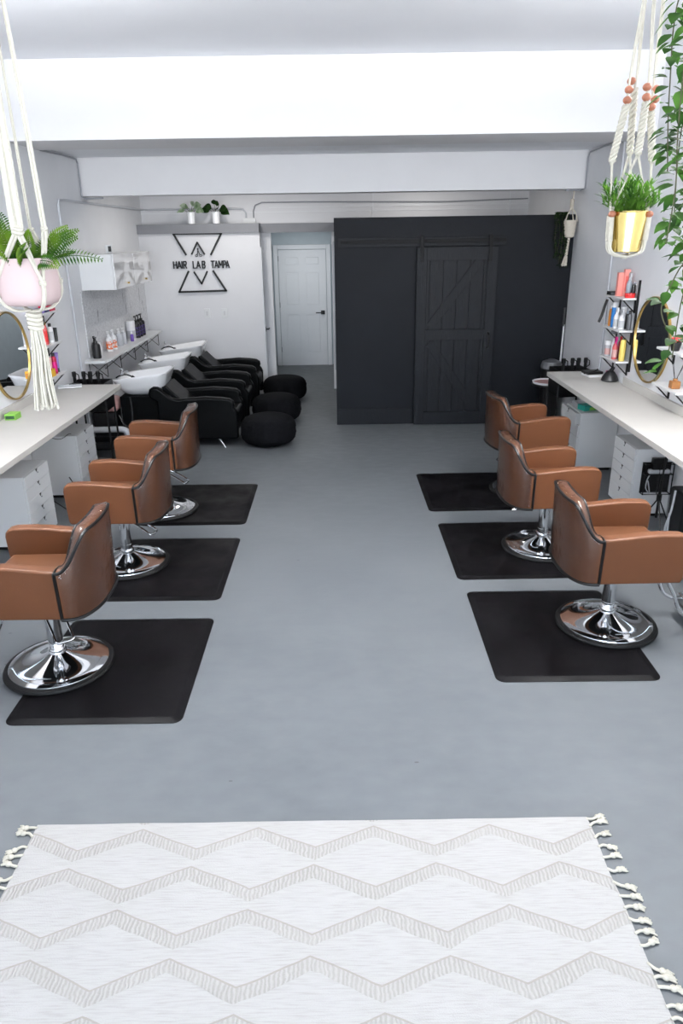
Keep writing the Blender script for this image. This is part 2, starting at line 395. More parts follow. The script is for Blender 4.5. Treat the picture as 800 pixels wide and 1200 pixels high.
# six panel doors
def panel_door(name, w, h, handle_x, parts_m):
    """in local XZ, front face towards -Y at y=0"""
    root = bpy.data.objects.new(name, None); COL.objects.link(root); root['kind'] = 'structure'
    mb = MB(); st = .11; t = .035
    xs = [(st, w / 2 - .05), (w / 2 + .05, w - st)]
    zs = [(0.22, 0.93), (1.08, 1.66), (1.77, h - .11)]
    mb.box(0, w, 0.012, t, 0, h)                                   # core
    mb.box(0, st, 0, .013, 0, h); mb.box(w - st, w, 0, .013, 0, h); mb.box(w / 2 - .05, w / 2 + .05, 0, .013, 0, h)
    for z0, z1 in ((0, .22), (.93, 1.08), (1.66, 1.77), (h - .11, h)):
        for a, b in xs: mb.box(a, b, 0, .013, z0, z1)
    mb.build('door_leaf', parts_m, root)
    for (a, b) in xs:
        for (z0, z1) in zs:
            MB().box(a + .02, b - .02, 0.002, .014, z0 + .02, z1 - .02, bev=.009, seg=2).build('door_panel', parts_m, root)
    fr = MB()
    fr.box(-.085, -.008, -.02, .03, 0, h + .085, bev=.004); fr.box(w + .008, w + .085, -.02, .03, 0, h + .085, bev=.004); fr.box(-.008, w + .008, -.02, .03, h + .008, h + .085, bev=.004)
    fr.build('door_frame', parts_m, root)
    hd = MB(); hd.box(handle_x - .035, handle_x + .035, -.018, 0, .92, .99, bev=.004)
    hd.cyl((handle_x, -.015, .955), (handle_x, -.055, .955), .01); hd.box(handle_x - .13 if handle_x > w / 2 else handle_x - .01, handle_x + .01 if handle_x > w / 2 else handle_x + .13, -.062, -.048, .945, .963, bev=.004)
    ho = hd.build('door_handle', M['black_metal'], root); ho['label'] = 'black lever handle on a square plate'
    for z in (.25, 1.05, 1.85):
        MB().box(-.006 if handle_x > w / 2 else w - .006, .006 if handle_x > w / 2 else w + .006, -.006, .004, z, z + .09).build('hinge', M['gray_pipe'], root)
    return root
d1 = panel_door('door_1', .85, 2.04, .78, M['door_white']); d1.location = (-1.08, 13.66, 0)
d2 = panel_door('door_2', .76, 2.04, .07, M['door_white']); d2.location = (-1.15, 11.14, 0); d2.rotation_euler = (0, 0, PI / 2)
d2.location = (-1.135, 11.2, 0)
sbox('wall_hall_side', (-1.2, -1.13, 11.1, 11.2, 0, 2.33), M['white_wall'])
sbox('wall_hall_inner', (-1.2, -1.17, 11.2, 12.1, 0, 2.45), M['hall'])

# barn door on its rail
d3 = bpy.data.objects.new('door_3', None); COL.objects.link(d3); d3['kind'] = 'structure'; d3.location = (0.925, 9.0, 0)
W, Hh = .955, 2.135
mb = MB()
n = 6
for i in range(n): mb.box(i * W / n + .0015, (i + 1) * W / n - .0015, .02, .045, .01, Hh, bev=.003)
mb.build('board_panel', M['charcoal_wood'], d3)
for nm, b in (('stile', (0, .12, 0, .022, .01, Hh)), ('stile', (W - .12, W, 0, .022, .01, Hh)), ('rail', (.12, W - .12, 0, .022, Hh - .15, Hh)), ('rail', (.12, W - .12, 0, .022, .01, .17)), ('rail', (.12, W - .12, 0, .022, 1.06, 1.19))):
    MB().box(*b, bev=.003).build(nm, M['charcoal_wood'], d3)
def brace(p, q, w=.1):
    (x0, z0), (x1, z1) = p, q; dx, dz = x1 - x0, z1 - z0; l = math.hypot(dx, dz); nx, nz = -dz / l * w / 2, dx / l * w / 2
    MB().prism([(x0 + nx, z0 + nz), (x1 + nx, z1 + nz), (x1 - nx, z1 - nz), (x0 - nx, z0 - nz)], 'xz', .003, .021, bev=.002).build('brace', M['charcoal_wood'], d3)
brace((.17, 1.22), (W - .2, Hh - .15)); brace((.17, 1.03), (W - .2, .2))
mb = MB(); mb.tube([(W - .07, -.001, .97), (W - .07, -.045, .985), (W - .07, -.045, 1.125), (W - .07, -.001, 1.14)], .011, 8)
mb.box(W - .085, W - .055, -.006, .0, .95, .99, bev=.002); mb.box(W - .085, W - .055, -.006, 0, 1.12, 1.16, bev=.002)
mb.build('door_handle', M['black_metal'], d3)
MB().box(-.93, 1.06, .06, .09, 2.145, 2.245, bev=.003).build('rail_board', M['charcoal_wood'], d3)
mb = MB(); mb.box(-.90, 1.04, .012, .02, 2.185, 2.222, bev=.002)
for x in (-.85, -.4, .1, .5, .95): mb.cyl((x, .012, 2.203), (x, .065, 2.203), .012, seg=8)
mb.build('track', M['charcoal_metal'], d3)
for x in (.055, .865):
    r = MB(); r.box(x - .022, x + .022, -.009, -.001, 1.97, 2.26, bev=.003)
    for z in (2.0, 2.06): r.cyl((x, -.016, z), (x, -.005, z), .011, seg=8)
    h = r.build('hanger', M['charcoal_metal'], d3)
    MB().cyl((x, .004, 2.245), (x, .026, 2.245), .026, seg=20).build('roller', M['charcoal_metal'], h)

# storefront behind the camera
mb = MB(); mb.box(XL, XR, -3.7, -3.6, 0, .12); mb.box(XL, XR, -3.7, -3.6, 3.45, 3.7)
struct('wall_front', mb, M['wall'])
w1 = bpy.data.objects.new('window_1', None); COL.objects.link(w1); w1['kind'] = 'structure'
mb = MB()
for x in (XL, -1.5, -.1, 1.3, XR - .06): mb.box(x, x + .06, -3.68, -3.62, .12, 3.45)
mb.box(XL, XR, -3.68, -3.62, .12, .18); mb.box(XL, XR, -3.68, -3.62, 3.39, 3.45)
mb.build('window_frame', M['black_metal'], w1)

# grey marbled splash panel by the basins
struct('trim_7', MB().box(XL, XL + .012, 8.35, 11.1, 1.02, 1.74), M['splash'])

# conduits
def pipe(name, pts, r, m, label, cat='pipe'):
    o = MB().tube(pts, r, 8).build(name, m); return tag(o, label, cat)
x = XL + .014
pipe('conduit', [(x, 8.02, .0), (x, 8.02, 2.62), (x, 8.06, 2.66), (x, 8.2, 2.665), (x, 9.4, 2.665)] + [(x + .02, 10.4, 2.665), (x + .02, 11.3, 2.66), (x + .06, 11.375, 2.66), (-1.55, 11.375, 2.66), (-1.38, 11.375, 2.65), (-1.34, 11.375, 2.60), (-1.34, 11.375, 2.46)], .013, M['steel_pipe'], 'white conduit running up the left wall and turning along to the sign')
pipe('conduit', [(x, 7.75, 3.09), (x + .01, 8.3, 3.1), (x, 8.76, 3.10), (x, 8.8, 3.06), (x, 8.8, 2.72), (x + .03, 8.86, 2.705), (x + .22, 8.86, 2.71)], .009, M['gray_pipe'], 'thin grey conduit dropping from the ceiling at the left end of the far beam')
x = XR - .014
pipe('conduit', [(x, 7.75, 3.09), (x, 8.3, 3.105), (x, 8.76, 3.09), (x, 8.8, 3.04), (x, 8.8, 2.73), (x - .03, 8.86, 2.715), (x - .2, 8.86, 2.72)], .009, M['gray_pipe'], 'thin grey conduit dropping from the ceiling at the right end of the far beam')
pipe('conduit', [(x, 7.72, .9), (x, 7.72, 2.2), (x, 7.72, 3.08)], .012, M['steel_pipe'], 'white conduit running straight up the right wall behind the shelves')
pipe('conduit', [(-1.23, 11.375, 2.46), (-1.23, 11.375, 2.62), (-1.2, 11.375, 2.70), (-1.1, 11.375, 2.735), (-.5, 11.375, 2.735), (1.6, 11.375, 2.71), (XR - .02, 11.375, 2.735)], .008, M['gray_pipe'], 'thin conduit along the white back wall above the black room')
o = tag(MB().box(-1.38, -1.20, 11.345, 11.358, 2.456, 2.53, bev=.004).build('junction_box', M['white_lam']), 'small white junction box on the grey ledge, right of the plants', 'junction box')

# light switches
for i, (xx, lb) in enumerate(((-1.966, 'left one of the two white wall switches under the sign'), (-1.707, 'right one of the two white wall switches under the sign'))):
    r = thing('light_switch', lb, 'switch', (xx, 11.1, 1.22), group='wall switches under the sign')
    MB().box(-.042, .042, -.014, 0, -.066, .066, bev=.004).build('switch_plate', M['white_lam'], r)
    MB().box(-.014, .014, -.021, -.013, -.03, .03, bev=.002).build('rocker', M['gloss_white'], r)

# ------------------------------------------------------------------ wall sign
SGN = thing('wall_sign', 'black raised sign reading HAIR LAB TAMPA between two open triangles', 'sign', (0, 11.1, 0))
def bar(p, q, w=.026, nm='outline', y0=-.035, y1=-.012, obj=None, ext=0.0):
    (x0, z0), (x1, z1) = p, q; dx, dz = x1 - x0, z1 - z0; l = math.hypot(dx, dz)
    x0 -= dx / l * ext; z0 -= dz / l * ext; x1 += dx / l * ext; z1 += dz / l * ext
    nx, nz = -dz / l * w / 2, dx / l * w / 2
    mb = obj or MB()
    mb.prism([(x0 + nx, z0 + nz), (x1 + nx, z1 + nz), (x1 - nx, z1 - nz), (x0 - nx, z0 - nz)], 'xz', y0, y1)
    return mb
mb = MB()
for a, b in (((-2.359, 2.327), (-1.674, 2.325)), ((-2.359, 2.327), (-2.203, 2.045)), ((-1.674, 2.325), (-1.843, 2.042))): bar(a, b, .026, obj=mb, ext=.008)
for a in ((-2.33, 2.3), (-1.7, 2.3)): mb.cyl((a[0], -.02, a[1] + .026), (a[0], 0, a[1] + .026), .006, seg=6)
mb.build('upper_triangle', M['black'], SGN)
mb = MB()
for a, b in (((-2.348, 1.530), (-1.658, 1.540)), ((-2.348, 1.530), (-2.187, 1.815)), ((-1.658, 1.540), (-1.827, 1.816))): bar(a, b, .026, obj=mb, ext=.008)
for a in (-2.3, -1.7): mb.cyl((a, -.02, 1.533), (a, 0, 1.533), .006, seg=6)
mb.build('lower_triangle', M['black'], SGN)
mb = MB(); bar((-2.028, 2.209), (-2.119, 2.051), .022, obj=mb, ext=.006); bar((-2.028, 2.209), (-1.936, 2.049), .022, obj=mb, ext=.006); mb.cyl((-2.028, -.02, 2.2), (-2.028, 0, 2.2), .006, seg=6); mb.build('chevron', M['black'], SGN)
mb = MB(); bar((-2.009, 1.641), (-2.107, 1.806), .022, obj=mb, ext=.006); bar((-2.009, 1.641), (-1.916, 1.811), .022, obj=mb, ext=.006); mb.cyl((-2.009, -.02, 1.65), (-2.009, 0, 1.65), .006, seg=6); mb.build('chevron', M['black'], SGN)
mb = MB()                                                   # scissors
bar((-2.035, 2.13), (-2.005, 2.045), .009, obj=mb); bar((-2.02, 2.13), (-2.04, 2.045), .009, obj=mb)
for cx in (-2.052, -1.992):
    mb.tube([(cx + .017 * math.cos(t * PI / 5), -.024, 2.03 + .014 * math.sin(t * PI / 5)) for t in range(10)], .0045, 6, closed=True)
mb.cyl((-2.02, -.02, 2.08), (-2.02, 0, 2.08), .005, seg=6)
mb.build('scissors', M['black'], SGN)
GL = {'H': [[(0, 0), (0, 1)], [(1, 0), (1, 1)], [(0, .5), (1, .5)]], 'A': [[(0, 0), (.5, 1)], [(.5, 1), (1, 0)], [(.2, .3), (.8, .3)]], 'I': [[(.5, 0), (.5, 1)]],
      'R': [[(0, 0), (0, 1)], [(0, 1), (.8, 1)], [(.8, 1), (1, .8)], [(1, .8), (.8, .5)], [(.8, .5), (0, .5)], [(.45, .5), (1, 0)]], 'L': [[(0, 1), (0, 0)], [(0, 0), (1, 0)]],
      'B': [[(0, 0), (0, 1)], [(0, 1), (.8, 1)], [(.8, 1), (1, .78)], [(1, .78), (.75, .52)], [(.75, .52), (0, .52)], [(.75, .52), (1, .28)], [(1, .28), (.8, 0)], [(.8, 0), (0, 0)]],
      'T': [[(0, 1), (1, 1)], [(.5, 1), (.5, 0)]], 'M': [[(0, 0), (.05, 1)], [(.05, 1), (.5, .35)], [(.5, .35), (.95, 1)], [(.95, 1), (1, 0)]],
      'P': [[(0, 0), (0, 1)], [(0, 1), (.8, 1)], [(.8, 1), (1, .78)], [(1, .78), (.8, .48)], [(.8, .48), (0, .48)]]}
LET = [('H', -2.395, .042), ('A', -2.338, .05), ('I', -2.283, .02), ('R', -2.250, .04), ('L', -2.112, .034), ('A', -2.062, .05), ('B', -1.978, .038),
       ('T', -1.850, .048), ('A', -1.800, .05), ('M', -1.738, .052), ('P', -1.674, .036), ('A', -1.636, .046)]
for ch, x0, w in LET:
    mb = MB()
    for a, b in GL[ch]: bar((x0 + a[0] * w, 1.86 + a[1] * .092), (x0 + b[0] * w, 1.86 + b[1] * .092), .015, obj=mb, y0=-.028, y1=-.008, ext=.005)
    mb.cyl((x0 + w * .5, -.01, 1.9), (x0 + w * .5, 0, 1.9), .004, seg=6) if ch in 'IAHR' else mb.cyl((x0 + .002, -.01, 1.9), (x0 + .002, 0, 1.9), .004, seg=6)
    mb.build('letter', M['black'], SGN)

# ------------------------------------------------------------------ rug
r = thing('fringed_rug', 'cream woven rug with raised zigzag diamonds and tasselled ends on the grey floor', 'rug', (0, 0, 0))
mb = MB()
nx, ny = 60, 44
X0, X1, Y0, Y1 = -1.295, 1.003, .72, 2.352
def rp(i, j, z):
    u, v = i / nx, j / ny
    x = X0 + (X1 - X0) * u; y = Y0 + (Y1 - Y0) * v
    if j == ny or j == 0: y += .0035 * noise.noise(Vector((x * 4, j, 0)))
    if i == nx or i == 0: x += .006 * noise.noise(Vector((i, y * 6, 0)))
    return (x, y, z + .0012 * noise.noise(Vector((x * 5, y * 5, 3))))
top = [[mb.bm.verts.new(rp(i, j, .013 if 0 < i < nx and 0 < j < ny else .008)) for j in range(ny + 1)] for i in range(nx + 1)]
for i in range(nx):
    for j in range(ny): mb.bm.faces.new((top[i][j], top[i + 1][j], top[i + 1][j + 1], top[i][j + 1]))
ed = [top[i][0] for i in range(nx + 1)] + [top[nx][j] for j in range(1, ny + 1)] + [top[i][ny] for i in range(nx - 1, -1, -1)] + [top[0][j] for j in range(ny - 1, 0, -1)]
lo = [mb.bm.verts.new((v.co.x, v.co.y, .001)) for v in ed]
for k in range(len(ed)): mb.bm.faces.new((ed[k], lo[k], lo[(k + 1) % len(ed)], ed[(k + 1) % len(ed)]))
mb.build('pile', M['rug'], r, angle=1.2)
rnd = random.Random(3)
for side in (-1, 1):
    for k in range(31):
        y = Y1 - .012 - k * .052 + rnd.uniform(-.012, .012)
        xe = X0 if side < 0 else X1
        a = rnd.uniform(-.55, .4); L = rnd.uniform(.075, .10)
        dx, dy = side * math.cos(a), math.sin(a)
        mb = MB()
        bend = rnd.uniform(-.012, .012)
        P0 = Vector((xe - side * .006, y, .008)); P1 = P0 + Vector((dx, dy, 0)) * L * .55 + Vector((0, bend, 0)); P2 = P0 + Vector((dx, dy, 0)) * L
        mb.tube(smooth_path([P0, P1 * .5 + P0 * .5 + Vector((0, bend, 0)), P1], 4), .0055, 7)
        mb.sphere(P1, .0125, 10, 7, (1, 1, .75))
        for q in range(7):                              # the brushed head
            aa = a + (q - 3) * .16 + rnd.uniform(-.05, .05); ll = rnd.uniform(.026, .036)
            mb.tube([P1, P1 + Vector((side * math.cos(aa) * ll * .6, math.sin(aa) * ll * .6, rnd.uniform(-.001, .003))), P1 + Vector((side * math.cos(aa) * ll, math.sin(aa) * ll, rnd.uniform(-.006, -.002)))], .004, 5, radii=[.004, .005, .003])
        for v in mb.bm.verts: v.co.z = max(v.co.z, .0015)
        mb.build('tassel', M['rope'], r)

# ------------------------------------------------------------------ anti-fatigue mats
def rrect(x0, x1, y0, y1, r, n=6):
    pts = []
    for cx, cy, a0 in ((x1 - r, y1 - r, 0), (x0 + r, y1 - r, PI / 2), (x0 + r, y0 + r, PI), (x1 - r, y0 + r, 1.5 * PI)):
        for k in range(n + 1): a = a0 + k / n * PI / 2; pts.append((cx + r * math.cos(a), cy + r * math.sin(a)))
    return pts
def floor_mat_(loc, rz, label):
    w, d = .905, 1.065
    mb = MB()
    a = rrect(-w / 2, w / 2, -d / 2, d / 2, .05); b = rrect(-w / 2 + .03, w / 2 - .03, -d / 2 + .03, d / 2 - .03, .035)
    mb.rings([[(p[0], p[1], .001) for p in a], [(p[0], p[1], .004) for p in a], [(p[0], p[1], .014) for p in b], [(p[0] * .96, p[1] * .97, .0145) for p in b]])
    o = mb.build('salon_mat', M['mat'], angle=.9); o.location = loc; o.rotation_euler = (0, 0, rz)
    return tag(o, label, 'floor mat', 'salon mats under the brown chairs')
for loc, rz, lb in (((-1.282, 3.555, 0), 0, 'black rubber mat under the nearest brown chair on the left'), ((-1.283, 4.87, 0), -.006, 'black rubber mat under the middle brown chair of the left row'),
                    ((-1.278, 6.225, 0), 0, 'black rubber mat under the farthest brown chair on the left'), ((1.285, 3.865, 0), -.006, 'black rubber mat with smudges under the nearest brown chair on the right'),
                    ((1.258, 5.12, 0), .008, 'black rubber mat under the middle brown chair of the right row'), ((1.212, 6.47, 0), .012, 'black rubber mat under the farthest brown chair on the right')):
    floor_mat_(loc, rz, lb)

# ------------------------------------------------------------------ brown salon chairs
def sstep(t): t = max(0, min(1, t)); return t * t * (3 - 2 * t)
def back_profile(s):
    """s in -1..1 along the back; returns plan x,y (outer), z top"""
    a = s * PI / 2
    y = .30 * (abs(math.sin(a)) ** .86) * (1 if s >= 0 else -1)
    xx = -.19 - .155 * (abs(math.cos(a)) ** .75)
    z = .708 + .185 * sstep((1 - abs(s)) / .66)
    return xx, y, z
def make_chair(label, loc, rz, dz=0.0, pump=0.0):
    t = thing('salon_chair', label, 'chair', (loc[0], loc[1], .0135), rz, 'brown salon chairs')
    N = 40
    ss = [-1 + 2 * i / N for i in range(N + 1)]
    rings = []; outer = []; inner = []
    for s in ss:
        x, y, z = back_profile(s)
        nx, ny = -math.cos(s * PI / 2), math.sin(s * PI / 2)     # outward
        th = .07
        ix, iy = x - nx * th, y - ny * th
        if abs(iy) > .24: iy = math.copysign(.24, iy)
        zb = .437
        lean = .012
        ring = [(x, y, zb), (x + nx * .004, y + ny * .004, zb + .12), (x + nx * lean, y + ny * lean, z - .02), (x + nx * .002, y + ny * .002, z - .003), (x - nx * .018, y - ny * .014, z + .006), (ix + nx * .016, iy + ny * .012, z + .005), (ix, iy, z - .008), (ix, iy, .5), (ix, iy, zb)]
        rings.append([Vector((p[0], p[1], p[2] + dz)) for p in ring])
        outer.append(Vector((x + nx * .013, y + ny * .013, z - .004 + dz))); inner.append(Vector((ix + nx * .008, iy + ny * .008, z + .002 + dz)))
    MB().rings(rings).build('backrest', M['leather'], t, angle=1.1)
    pm = MB()
    pm.tube(outer, .0092, 8); pm.tube(inner, .0075, 8)
    pm.tube([r[0] + (r[0] - r[-1]).normalized() * .006 + Vector((0, 0, .004)) for r in rings], .0092, 8)
    for k in (0, -1):
        pm.tube([rings[k][0] + Vector((0, 0, .004)), rings[k][1] + Vector((0, 0, .004)), rings[k][2], outer[k]], .0092, 8)
        pm.tube([outer[k], rings[k][4], inner[k]], .0065, 8)
    o = pm.build('piping', M['black'], t); o['label'] = 'black piping edging the backrest'
    # clear film over the back
    fm = MB(); fr = []; e0 = .0065
    rn = random.Random(5)
    for i, s in list(enumerate(ss))[1:-1]:
        x, y, z = back_profile(s); nx, ny = -math.cos(s * PI / 2), math.sin(s * PI / 2)
        e = e0
        col = []
        for k in range(12):
            f = k / 11; zz = .456 + (z - .022 - .456) * f; ee = e + .008 * f + .004 * noise.noise(Vector((i * .5, k * .6, 1))) + (.008 * abs(noise.noise(Vector((i * .9, k * .9, 4)))) if f > .8 else 0)
            col.append(Vector((x + nx * ee, y + ny * ee, zz + dz)))
        for f in (0, .5, 1):
            px = x - nx * .065 * f; py = y - ny * .065 * f
            if abs(py) > .30: py = math.copysign(.30, py)
            col.append(Vector((px + nx * .008, py + ny * .008, z + .013 + .006 * noise.noise(Vector((i * .8, f * 3, 9))) + dz)))
        fr.append(col)
    fm.rings(fr, False, False, closed=False)
    o = fm.build('plastic_cover', M['film'], t, angle=2.0); o['label'] = 'wrinkled clear plastic film over the back'
    # arms
    for sd in (-1, 1):
        y0, y1 = (.226, .302) if sd > 0 else (-.302, -.226)
        top = [(-.205, .708), (-.15, .711), (-.06, .720), (.04, .731), (.14, .736), (.235, .733), (.268, .724), (.284, .704), (.289, .68)]
        poly = [(-.205, .437)] + top + [(.285, .55), (.280, .462), (.266, .440)]
        a = MB().prism([(p[0], p[1] + dz) for p in poly], 'xz', y0, y1, bev=.014, seg=3)
        a.build('armrest', M['leather'], t, angle=.9)
    MB().box(-.22, .262, -.226, .226, .442 + dz, .585 + dz, bev=.03, seg=4).build('seat', M['leather_dark'], t, angle=.9)
    MB().box(-.24, .25, -.22, .22, .425 + dz, .444 + dz, bev=.006).build('seat_frame', M['black'], t)
    mb = MB(); mb.box(-.10, .10, -.10, .10, .405 + dz, .427 + dz, bev=.004)
    mb.cyl((0, 0, .09), (0, 0, .34), .040, seg=28); mb.cyl((0, 0, .34), (0, 0, .415 + dz), .030, seg=24); mb.lathe([(.050, .08), (.050, .115), (.045, .125)], seg=28); mb.lathe([(.0412, .155), (.0412, .163)], seg=28)
    mb.lathe([(.044, .335), (.048, .34), (.048, .365), (.044, .37)], seg=28)
    mb.build('pump_column', M['chrome'], t)
    b = MB().lathe([(.300, .001), (.303, .010), (.297, .022), (.272, .027)], seg=64).build('base_rim', M['rubber'], t)
    pr = [(.274, .024), (.272, .031), (.25, .036)]
    for k in range(1, 13):
        q = k / 12; rr = .25 * (1 - q) + .048 * q; pr.append((rr, .036 + .062 * q ** 2.0))
    MB().lathe(pr + [(.045, .100)], seg=64).build('base_plate', M['chrome'], t, angle=.9)
    ca, sa = math.cos(pump), math.sin(pump)
    def R(u, v, z): return (u * ca - v * sa, u * sa + v * ca, z)
    mb = MB(); mb.tube(smooth_path([R(.03, .04, .37), R(.09, .045, .355), R(.17, .045, .315), R(.235, .045, .275)], 5) + [Vector(R(.245, .03, .272)), Vector(R(.245, -.03, .272))] + smooth_path([R(.235, -.045, .275), R(.17, -.045, .315), R(.09, -.045, .355), R(.03, -.04, .37)], 5), .0065, 8)
    mb.build('pump_lever', M['chrome'], t)
    # foot rest: two bent rails and a bar
    mb = MB()
    for y in (-.12, .12):
        mb.tube(smooth_path([(.16, y, .43 + dz), (.25, y, .40 + dz), (.33, y, .27), (.38, y, .16), (.44, y, .115), (.52, y, .11)], 6), .012, 10)
    mb.tube([(.52, -.17, .11), (.52, .17, .11)], .013, 10); mb.box(.45, .53, -.1, .1, .106, .114, bev=.003)
    mb.build('footrest', M['chrome'], t)
    return t
make_chair('nearest brown leather salon chair on the left, film-covered back, cut by the frame edge', (-1.63, 3.55, 0), PI, .022, pump=2.2)
make_chair('middle brown leather salon chair of the left row with chrome base', (-1.605, 4.92, 0), PI, -.004, pump=PI - .25)
make_chair('farthest brown leather salon chair on the left, beside the black wash units', (-1.595, 6.05, 0), PI + .04, .02, pump=PI - .2)
make_chair('nearest brown leather salon chair on the right, on a large chrome disc', (1.622, 3.925, 0), 0.0, -.014, pump=.4)
make_chair('middle brown leather salon chair of the right row with chrome base', (1.535, 5.11, 0), 0.03, -.012, pump=2.6)
make_chair('farthest brown leather salon chair on the right, near the black barn door', (1.70, 6.45, 0), 0.13, .02, pump=2.6)

# ------------------------------------------------------------------ counters, ledges and drawer units
CH = .88
o = MB().box(XL, -2.265, 1.0, 7.44, CH - .045, CH, bev=.004).build('counter', M['counter']); tag(o, 'long off-white worktop along the left wall', 'counter')
o = MB().box(2.225, XR, 1.0, 7.78, CH - .045, CH, bev=.004).build('counter', M['counter']); tag(o, 'long off-white worktop along the right wall', 'counter')
o = MB().box(XL, XL + .03, 1.0, 6.75, CH, CH + .075, bev=.003).build('ledge', M['counter']); tag(o, 'low white upstand on the left worktop below the round mirror', 'ledge')
o = MB().box(XR - .03, XR, 1.0, 7.0, CH, CH + .075, bev=.003).build('ledge', M['counter']); tag(o, 'low white upstand on the right worktop below the round mirror', 'ledge')

def drawer_unit(label, loc, rz, nd=5, open0=0.0, d=.42):
    """front faces +X local, origin on floor at front near corner; width along +Y"""
    w, h = .475, .60
    t = thing('drawer_unit', label, 'drawer unit', loc, rz, 'white drawer units under the worktops')
    mb = MB(); mb.box(-d, 0, 0, .016, .03, h, bev=.002); mb.box(-d, 0, w - .016, w, .03, h, bev=.002); mb.box(-d, 0, .016, w - .016, h - .016, h, bev=.002)
    mb.box(-d, -d + .01, .016, w - .016, .03, h); mb.box(-d, 0, .016, w - .016, .03, .046)
    mb.build('carcass', M['white_lam'], t)
    MB().box(-d + .03, -.03, .02, w - .02, 0, .03).build('plinth', M['black'], t)
    zs = []
    hh = (h - .03) / (5.6 if nd == 5 else 4.6); z = h - .002
    for k in range(nd):
        a = hh if k < nd - 1 else (z - .034); z0 = z - a
        dx = open0 if k == 0 else 0
        f = MB().box(.001 + dx, .018 + dx, .004, w - .004, z0 + .003, z, bev=.002)
        f.mi = 1
        f.prism([(w / 2 - .020, z + .0005), (w / 2 + .020, z + .0005), (w / 2, z - .028)], 'yz', .0176 + dx, .0192 + dx)
        d_ = f.build('drawer', [M['white_lam'], M['black']], t)
        MB().box(.018 + dx, .026 + dx, w / 2 - .005, w / 2 + .012, z - .034, z - .024, bev=.002).build('pull', M['chrome'], d_)
        if dx:
            b = MB(); b.box(-.35 + dx, dx, .03, .04, z0 + .01, z - .01); b.box(-.35 + dx, dx, w - .04, w - .03, z0 + .01, z - .01); b.box(-.35 + dx, dx, .03, w - .03, z0 + .005, z0 + .012); b.build('drawer_box', M['white_lam'], d_)
        z = z0
    return t
drawer_unit('white drawer unit under the left worktop, the one nearer the camera', (-2.435, 5.22, 0), 0)
drawer_unit('white drawer unit under the left worktop, the farther one', (-2.445, 6.43, 0), 0)
drawer_unit('white drawer unit under the right worktop with a black tool rack on its side', (2.45, 6.21, 0), PI, d=.315)
drawer_unit('white drawer unit under the right worktop with its top drawer pulled out', (2.385, 7.50, 0), PI, nd=4, open0=.035, d=.38)

# dryer rack on near right unit
t = thing('tool_rack', 'black wire rack holding a dryer on the side of a white drawer unit', 'rack', (2.62, 5.733, .36))
mb = MB()
w2, h2 = .115, .13
for yo in (-.012, -.075):
    mb.tube([(-w2, yo, -h2), (w2, yo, -h2), (w2, yo, h2), (-w2, yo, h2)], .006, 6, closed=True)
for sx in (-w2, w2):
    for zz in (-h2, h2): mb.tube([(sx, -.012, zz), (sx, -.075, zz)], .005, 6)
mb.tube([(0, -.075, -h2), (0, -.075, h2)], .004, 6); mb.box(-w2, w2, -.08, -.004, h2 - .09, h2 - .084)
mb.build('frame', M['black_metal'], t)
MB().box(-w2, w2, -.010, -.002, -h2, h2).build('back_plate', M['black_metal'], t)
MB().box(-.06, .06, -.07, -.02, h2 - .06, h2 + .05, bev=.01).build('holder', M['black'], t)
MB().box(-.085, .09, -.078, -.03, h2 - .083, h2 - .045, bev=.012).build('dryer_body', C_['lightgray'], t)
MB().tube(smooth_path([(-.05, -.04, h2 - .08), (-.08, -.05, .0), (-.085, -.05, -.08), (-.05, -.05, -.12), (-.07, -.04, -.02)], 6), .005, 6).build('cord', C_['lightgray'], t)

# tripod
t = thing('tripod', 'black folding tripod standing under the right worktop', 'tripod', (2.56, 5.47, 0))
mb = MB(); mb.cyl((0, 0, .25), (.01, 0, .77), .007, seg=10); mb.cyl((0, 0, .10), (0, 0, .42), .011, seg=10); mb.build('pole', M['black'], t)
MB().cyl((0, 0, .25), (0, 0, .30), .02, seg=12).build('hub', M['black'], t)
MB().box(-.06, .01, -.015, .015, .76, .79, bev=.006).build('head', M['black'], t)
for a in (2.9, .4, 4.6):
    l = MB().tube([(0, 0, .27), (math.cos(a) * .15, math.sin(a) * .15, .012)], .006, 6).build('leg', M['black'], t)
    MB().sphere((math.cos(a) * .15, math.sin(a) * .15, .012), .011, 8, 6).build('rubber_foot', M['rubber'], l)
t = thing('floor_bag', 'black case with a pale cord by the right worktop, at the picture edge', 'case', (2.53, 5.0, 0))
MB().box(-.06, .1, -.12, .12, .0, .50, bev=.02).build('body', M['black'], t)
MB().tube(smooth_path([(-.075, 0, .5), (-.10, -.03, .35), (-.11, 0, .2), (-.08, .02, .08), (-.07, .05, .3)], 6), .008, 8).build('cord', C_['lightgray'], t)

# stuff on the far right drawer unit
o = MB().box(0, .17, -.06, .06, 0, .055, bev=.004).build('tissue_box', C_['teal']); o.location = (2.42, 7.15, .601); o.rotation_euler = (0, 0, .3); tag(o, 'small teal and green box on the far right drawer unit', 'box')
MB().box(.06, .15, -.0605, -.055, .006, .035).build('print', C_['lime'], o)
o = MB().box(0, .10, -.07, .07, 0, .05, bev=.006).build('small_box', C_['lightgray']); o.location = (2.41, 7.33, .601); tag(o, 'small pale grey box at the back of the far right drawer unit', 'box')
o = MB().box(0, .07, -.05, .05, 0, .10, bev=.006).build('small_box', C_['white']); o.location = (2.49, 7.38, .601); tag(o, 'white upright carton behind the pale grey box under the right worktop', 'box')

